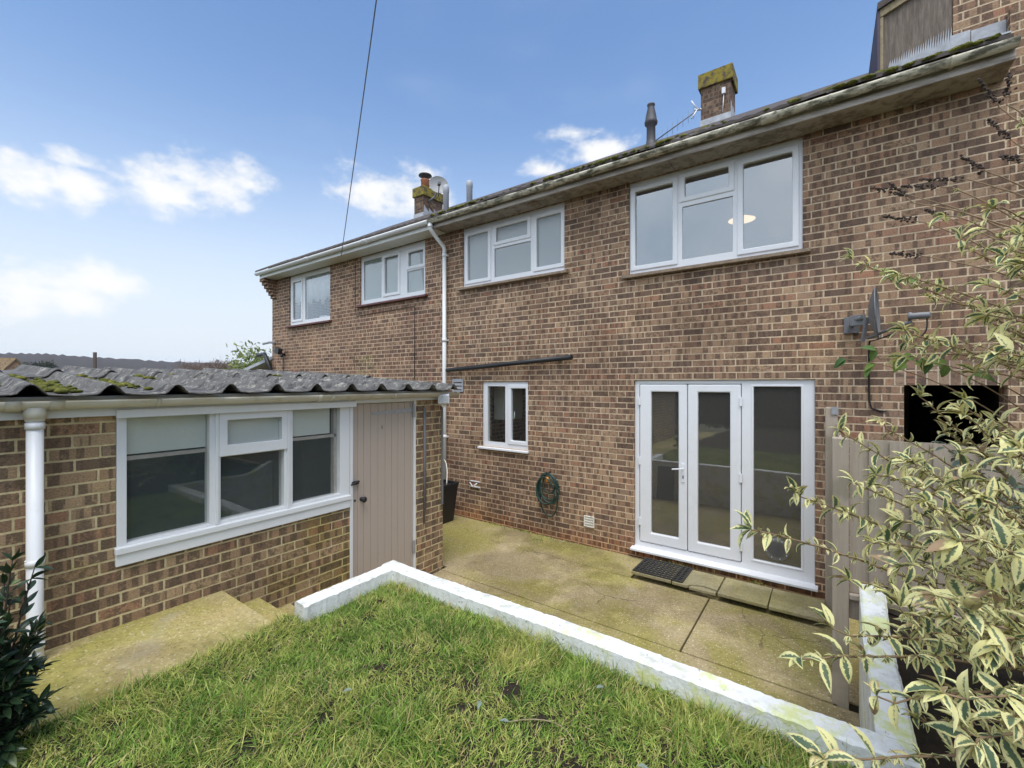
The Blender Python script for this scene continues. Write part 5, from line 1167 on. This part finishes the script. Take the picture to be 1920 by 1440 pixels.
# ================================================================ VARIEGATED BUSH
def bush():
    rr = np.random.default_rng(17)
    root = thing('variegated_bush', 'tall leggy bush with cream edged green leaves in the right bed', 'bush', (1.55, 3.35, -1.6))
    base = np.array([1.55, 3.35, -1.6])
    tips = TIPS
    sm = MB(); Lp, Ld, Lu_, Ll, Lw, Ldr, Lr = [], [], [], [], [], [], []
    spikes = []
    def add(p, d, l, w_, dr):
        Lp.append(p); Ld.append(d); Lu_.append(np.array([0, 0, 1.0]) + rr.normal(0, 0.35, 3)); Ll.append(l); Lw.append(w_); Ldr.append(dr); Lr.append(rr.random())
    for (tip, kind) in tips:
        tip = np.array(tip); b = (base if tip[2] < 0.0 else np.array([1.62, 2.95, -0.45])) + rr.normal(0, 0.10, 3) * np.array([1, 1, 0.1 if tip[2] < 0 else 1.6])
        L = np.linalg.norm(tip - b)
        ctrl = b * 0.45 + tip * 0.55 + np.array([0, 0, 0.10 + 0.05 * L]) + rr.normal(0, 0.05, 3)
        n = int(L / 0.045); C = bez(b, ctrl, tip, n)
        C[1:-1] += np.cumsum(rr.normal(0, 0.0016, (n - 2, 3)), 0)
        sm.tube(C, list(np.linspace(0.0095, 0.0024, n)), 6)
        T = np.gradient(C, axis=0); T = unit(T)
        ph = rr.uniform(0, 6)
        for i in range(int(n * 0.30), n - 1):
            f = i / n
            if rr.random() < (0.35 if f < 0.5 else 0.12) or (kind == 's' and rr.random() < 0.25 + 0.7 * f): continue
            t = T[i]; a = unit(np.cross(t, [0, 0, 1.0])); bb = np.cross(a, t); ph += math.pi / 2 + rr.normal(0, 0.2)
            for s in (0, math.pi):
                o = a * math.cos(ph + s) + bb * math.sin(ph + s)
                big = rr.random() < 0.22 + 0.28 * (f > 0.8)
                l = rr.uniform(0.05, 0.10) if big else rr.uniform(0.018, 0.042)
                add(C[i], t * 0.45 + o + np.array([0, 0, 0.15]), l, l * rr.uniform(0.31, 0.43), rr.uniform(0.3, 1.6) if big else rr.uniform(0, 0.6))
                for q in range(rr.integers(2, 5)):
                    l = rr.uniform(0.014, 0.036); add(C[i], t * 0.4 + o * 0.8 + rr.normal(0, 0.55, 3), l, l * 0.34, rr.uniform(0, 0.7))
        if kind == 'leaf':
            for q in range(rr.integers(5, 8)):
                l = rr.uniform(0.045, 0.095); add(C[-1], T[-1] * 0.8 + rr.normal(0, 0.6, 3) + np.array([0, 0, 0.1]), l, l * rr.uniform(0.31, 0.43), rr.uniform(0.3, 1.5))
        else: spikes.append((C[-1], T[-1]))
    for k in range(5):
        e = np.array([1.62, 2.95, -0.45]) + rr.normal(0, 0.08, 3); sm.tube(bez(base + rr.normal(0, 0.05, 3), (base + e) / 2 + rr.normal(0, 0.06, 3), e, 10), list(np.linspace(0.018, 0.011, 10)), 7)
    sm.build('branch', M['stem'], root, fix=False)
    leaves('foliage', Lp, Ld, Lu_, Ll, Lw, Ldr, Lr, M['leaf_variegated'], root, rows=6, fold=0.22)
    for p, t in spikes:
        mb = MB(); L = rr.uniform(0.09, 0.16); 
        for k in range(34):
            f = k / 33; q = Vector(p) + Vector(t) * (L * f); r_ = 0.012 * (1 - 0.7 * f)
            mb.blob((q.x + rr.normal(0, r_ * 0.7), q.y + rr.normal(0, r_ * 0.7), q.z + rr.normal(0, r_ * 0.7)), 0.006, 0.006, 0.006, int(rr.integers(1e6)), 3, 0.4)
        mb.build('dead_flower_spike', M['spike'], root)
TIPS = [((-0.23, 1.81, -0.53), 'leaf'), ((-0.11, 2.08, -0.43), 'leaf'), ((0.06, 2.38, -0.56), 'leaf'), ((0.08, 2.21, -0.39), 'leaf'), ((0.14, 2.07, -0.33), 'leaf'), ((-0.07, 1.61, -0.84), 'leaf'), ((-0.01, 1.41, -0.98), 'leaf'), ((0.01, 1.85, -0.83), 'leaf'), ((0.17, 1.73, -0.66), 'leaf'), ((0.21, 1.38, -0.70), 'leaf'), ((0.10, 2.91, 0.65), 'leaf'), ((0.27, 2.78, 0.52), 'leaf'), ((0.45, 2.91, 0.80), 'leaf'), ((0.21, 2.74, -0.18), 'leaf'), ((0.04, 2.62, -0.22), 'leaf'), ((0.35, 2.84, -0.06), 'leaf'), ((0.46, 2.67, 0.62), 'leaf'), ((0.52, 2.59, 0.28), 'leaf'), ((0.41, 2.39, -0.27), 'leaf'), ((0.13, 2.07, -0.58), 'leaf'), ((0.20, 1.99, -0.62), 'leaf'), ((0.30, 2.06, -0.53), 'leaf'), ((0.41, 2.02, -0.37), 'leaf'), ((0.39, 1.88, -0.61), 'leaf'), ((0.35, 1.61, -0.65), 'leaf'), ((0.38, 2.74, 0.39), 'leaf'), ((0.27, 2.54, -0.34), 'leaf'), ((0.11, 1.61, -0.88), 'leaf'), ((0.21, 1.75, -0.80), 'leaf'), ((0.54, 2.85, 0.05), 'leaf'), ((0.58, 2.63, 0.52), 'leaf'), ((0.06, 2.01, -0.71), 'leaf'), ((0.33, 3.07, 0.22), 'leaf'), ((0.49, 3.06, 0.21), 'leaf'), ((0.27, 2.04, -0.40), 'leaf'), ((0.45, 2.54, -0.13), 'leaf'), ((0.23, 2.26, -0.53), 'leaf'), ((0.34, 1.48, -0.76), 'leaf'), ((0.27, 1.43, -0.82), 'leaf'), ((0.29, 1.81, -0.69), 'leaf'), ((0.54, 2.36, -0.27), 'leaf'), ((0.66, 2.94, 0.19), 'leaf'), ((0.44, 2.16, -0.54), 'leaf'), ((0.47, 1.94, -0.44), 'leaf'), ((0.53, 3.09, -0.53), 'leaf'), ((0.72, 3.47, -0.23), 'leaf'), ((0.44, 2.41, -0.74), 'leaf'), ((0.36, 2.72, -0.89), 'leaf'), ((0.54, 2.36, -0.79), 'leaf'), ((0.31, 2.94, 0.94), 's'), ((0.46, 3.17, 1.03), 's'), ((0.53, 3.09, 1.02), 's'), ((0.60, 3.02, 1.02), 's'), ((0.36, 3.09, 0.85), 's'), ((0.51, 3.32, 0.91), 's'), ((0.37, 3.10, 0.67), 's'), ((0.69, 3.08, 1.37), 's'), ((0.68, 3.20, 1.40), 's'), ((0.70, 3.09, 1.17), 's'), ((0.32, 3.19, 1.04), 's'), ((0.70, 2.96, 1.02), 's')]
CLIMB = [((0.07, 2.88, 0.13), 5), ((0.19, 2.84, 0.17), 6), ((0.35, 2.84, 0.11), 5), ((0.25, 3.01, 0.60), 4)]
_r = np.random.default_rng(77)
for _ in range(10):
    TIPS.append(((_r.uniform(0.28, 0.62), _r.uniform(1.25, 2.3), _r.uniform(-1.5, -0.55)), 'leaf'))
for _ in range(34):      # shorter shoots filling the right-hand side of the bush
    TIPS.append(((_r.uniform(0.22, 0.75), _r.uniform(1.5, 3.0), _r.uniform(-1.45, -0.15)), 'leaf'))
for _ in range(16):
    TIPS.append(((_r.uniform(0.22, 0.7), _r.uniform(2.0, 2.8), _r.uniform(-0.1, 0.8)), 'leaf'))
bush()

# silvery-grey shrub behind it, and a broad-leaved green climber shoot
def grey_shrub():
    rr = np.random.default_rng(23); root = thing('grey_leaved_shrub', 'silvery grey green shrub against the fence behind the bush', 'shrub', (1.25, 3.2, -1.6))
    sm = MB(); Lp, Ld, Ll, Lr = [], [], [], []
    for k in range(16):
        b = np.array([1.2, 3.2, -1.6]) + rr.normal(0, 0.12, 3) * np.array([1, 1, 0]); tip = np.array([rr.uniform(0.45, 1.2), rr.uniform(2.5, 3.3), rr.uniform(-0.9, -0.28)])
        C = bez(b, (b + tip) / 2 + np.array([0.05, 0, 0.2]), tip, 20); sm.tube(C, list(np.linspace(0.012, 0.003, 20)), 6); T = unit(np.gradient(C, axis=0))
        for i in range(9, 20):
            for q in range(4): Lp.append(C[i] + rr.normal(0, 0.012, 3)); Ld.append(T[i] * 0.5 + rr.normal(0, 0.7, 3) + np.array([0, 0, 0.1])); Ll.append(rr.uniform(0.04, 0.095)); Lr.append(rr.random())
    n = len(Lp); sm.build('branch', M['stem'], root, fix=False)
    leaves('foliage', Lp, Ld, np.array([0, 0, 1.0]) + rr.normal(0, 0.3, (n, 3)), Ll, np.array(Ll) * 0.30, rr.uniform(0.2, 1.2, n), Lr, M['leaf_grey'], root)
grey_shrub()
def climber():
    rr = np.random.default_rng(29); root = thing('green_climber', 'shoots with broad green leaves hanging left of the bush, before the dish', 'climber', (1.5, 3.3, -1.6))
    sm = MB(); Lp, Ld, Ll, Lr = [], [], [], []
    for (tip, nl) in CLIMB:
        tip = np.array(tip); b = np.array([1.5, 3.3, -1.6]); C = bez(b, (tip + b) / 2 + np.array([0.15, 0.1, 0.75]), tip, 30); sm.tube(C, list(np.linspace(0.007, 0.0018, 30)), 6)
        for k in range(nl): 
            i = 29 - (k // 2) * 2; Lp.append(C[i]); Ld.append(np.array([-0.5, -0.1, -0.45]) + rr.normal(0, 0.45, 3)); Ll.append(rr.uniform(0.06, 0.10)); Lr.append(rr.random())
    n = len(Lp); sm.build('branch', M['stem'], root, fix=False)
    leaves('foliage', Lp, Ld, np.array([-0.2, -0.8, 0.8]) + rr.normal(0, 0.3, (n, 3)), Ll, np.array(Ll) * 0.6, rr.uniform(0.2, 0.9, n), Lr, M['leaf_green'], root, rows=8, shape='broad', fold=0.15)
climber()

# dark glossy shrub at the left edge
def dark_shrub():
    rr = np.random.default_rng(31); root = thing('dark_evergreen_shrub', 'glossy dark green shrub at the left edge beside the path', 'shrub', (-2.86, 0.20, -1.6))
    sm = MB(); Lp, Ld, Ll, Lr = [], [], [], []
    b0 = np.array([-2.84, 0.215, -1.6])
    for k in range(85):
        an = rr.uniform(0, 6.28); tip = b0 + np.array([math.cos(an) * rr.uniform(0.06, 0.22), math.sin(an) * rr.uniform(0.06, 0.18), rr.uniform(0.1, 0.86)])
        C = bez(b0, (b0 + tip) / 2 + np.array([0, 0, 0.1]), tip, 14); sm.tube(C, list(np.linspace(0.007, 0.002, 14)), 6); T = unit(np.gradient(C, axis=0))
        for i in range(4, 14):
            for q in range(3): Lp.append(C[i]); Ld.append(T[i] * 0.7 + rr.normal(0, 0.55, 3)); Ll.append(rr.uniform(0.045, 0.085)); Lr.append(rr.random())
    n = len(Lp); sm.build('branch', M['stem_dark'], root, fix=False)
    leaves('foliage', Lp, Ld, np.array([0, 0, 1.0]) + rr.normal(0, 0.4, (n, 3)), Ll, np.array(Ll) * 0.34, rr.uniform(-0.1, 0.6, n), Lr, M['leaf_dark'], root, rows=7)
dark_shrub()

# thin air between here and the hills
hz = mat('air'); hz.nt.nodes.remove(hz.bsdf)
pv = hz.node('ShaderNodeVolumePrincipled'); pv.inputs['Color'].default_value = (0.78, 0.86, 1.0, 1); pv.inputs['Density'].default_value = 0.00019; pv.inputs['Anisotropy'].default_value = 0.0
hz.L.new(pv.outputs[0], hz.out.inputs['Volume'])
stuff(MB().box(-1700, 1700, -1700, 1700, -3.7, 80).build('haze', hz.mat))
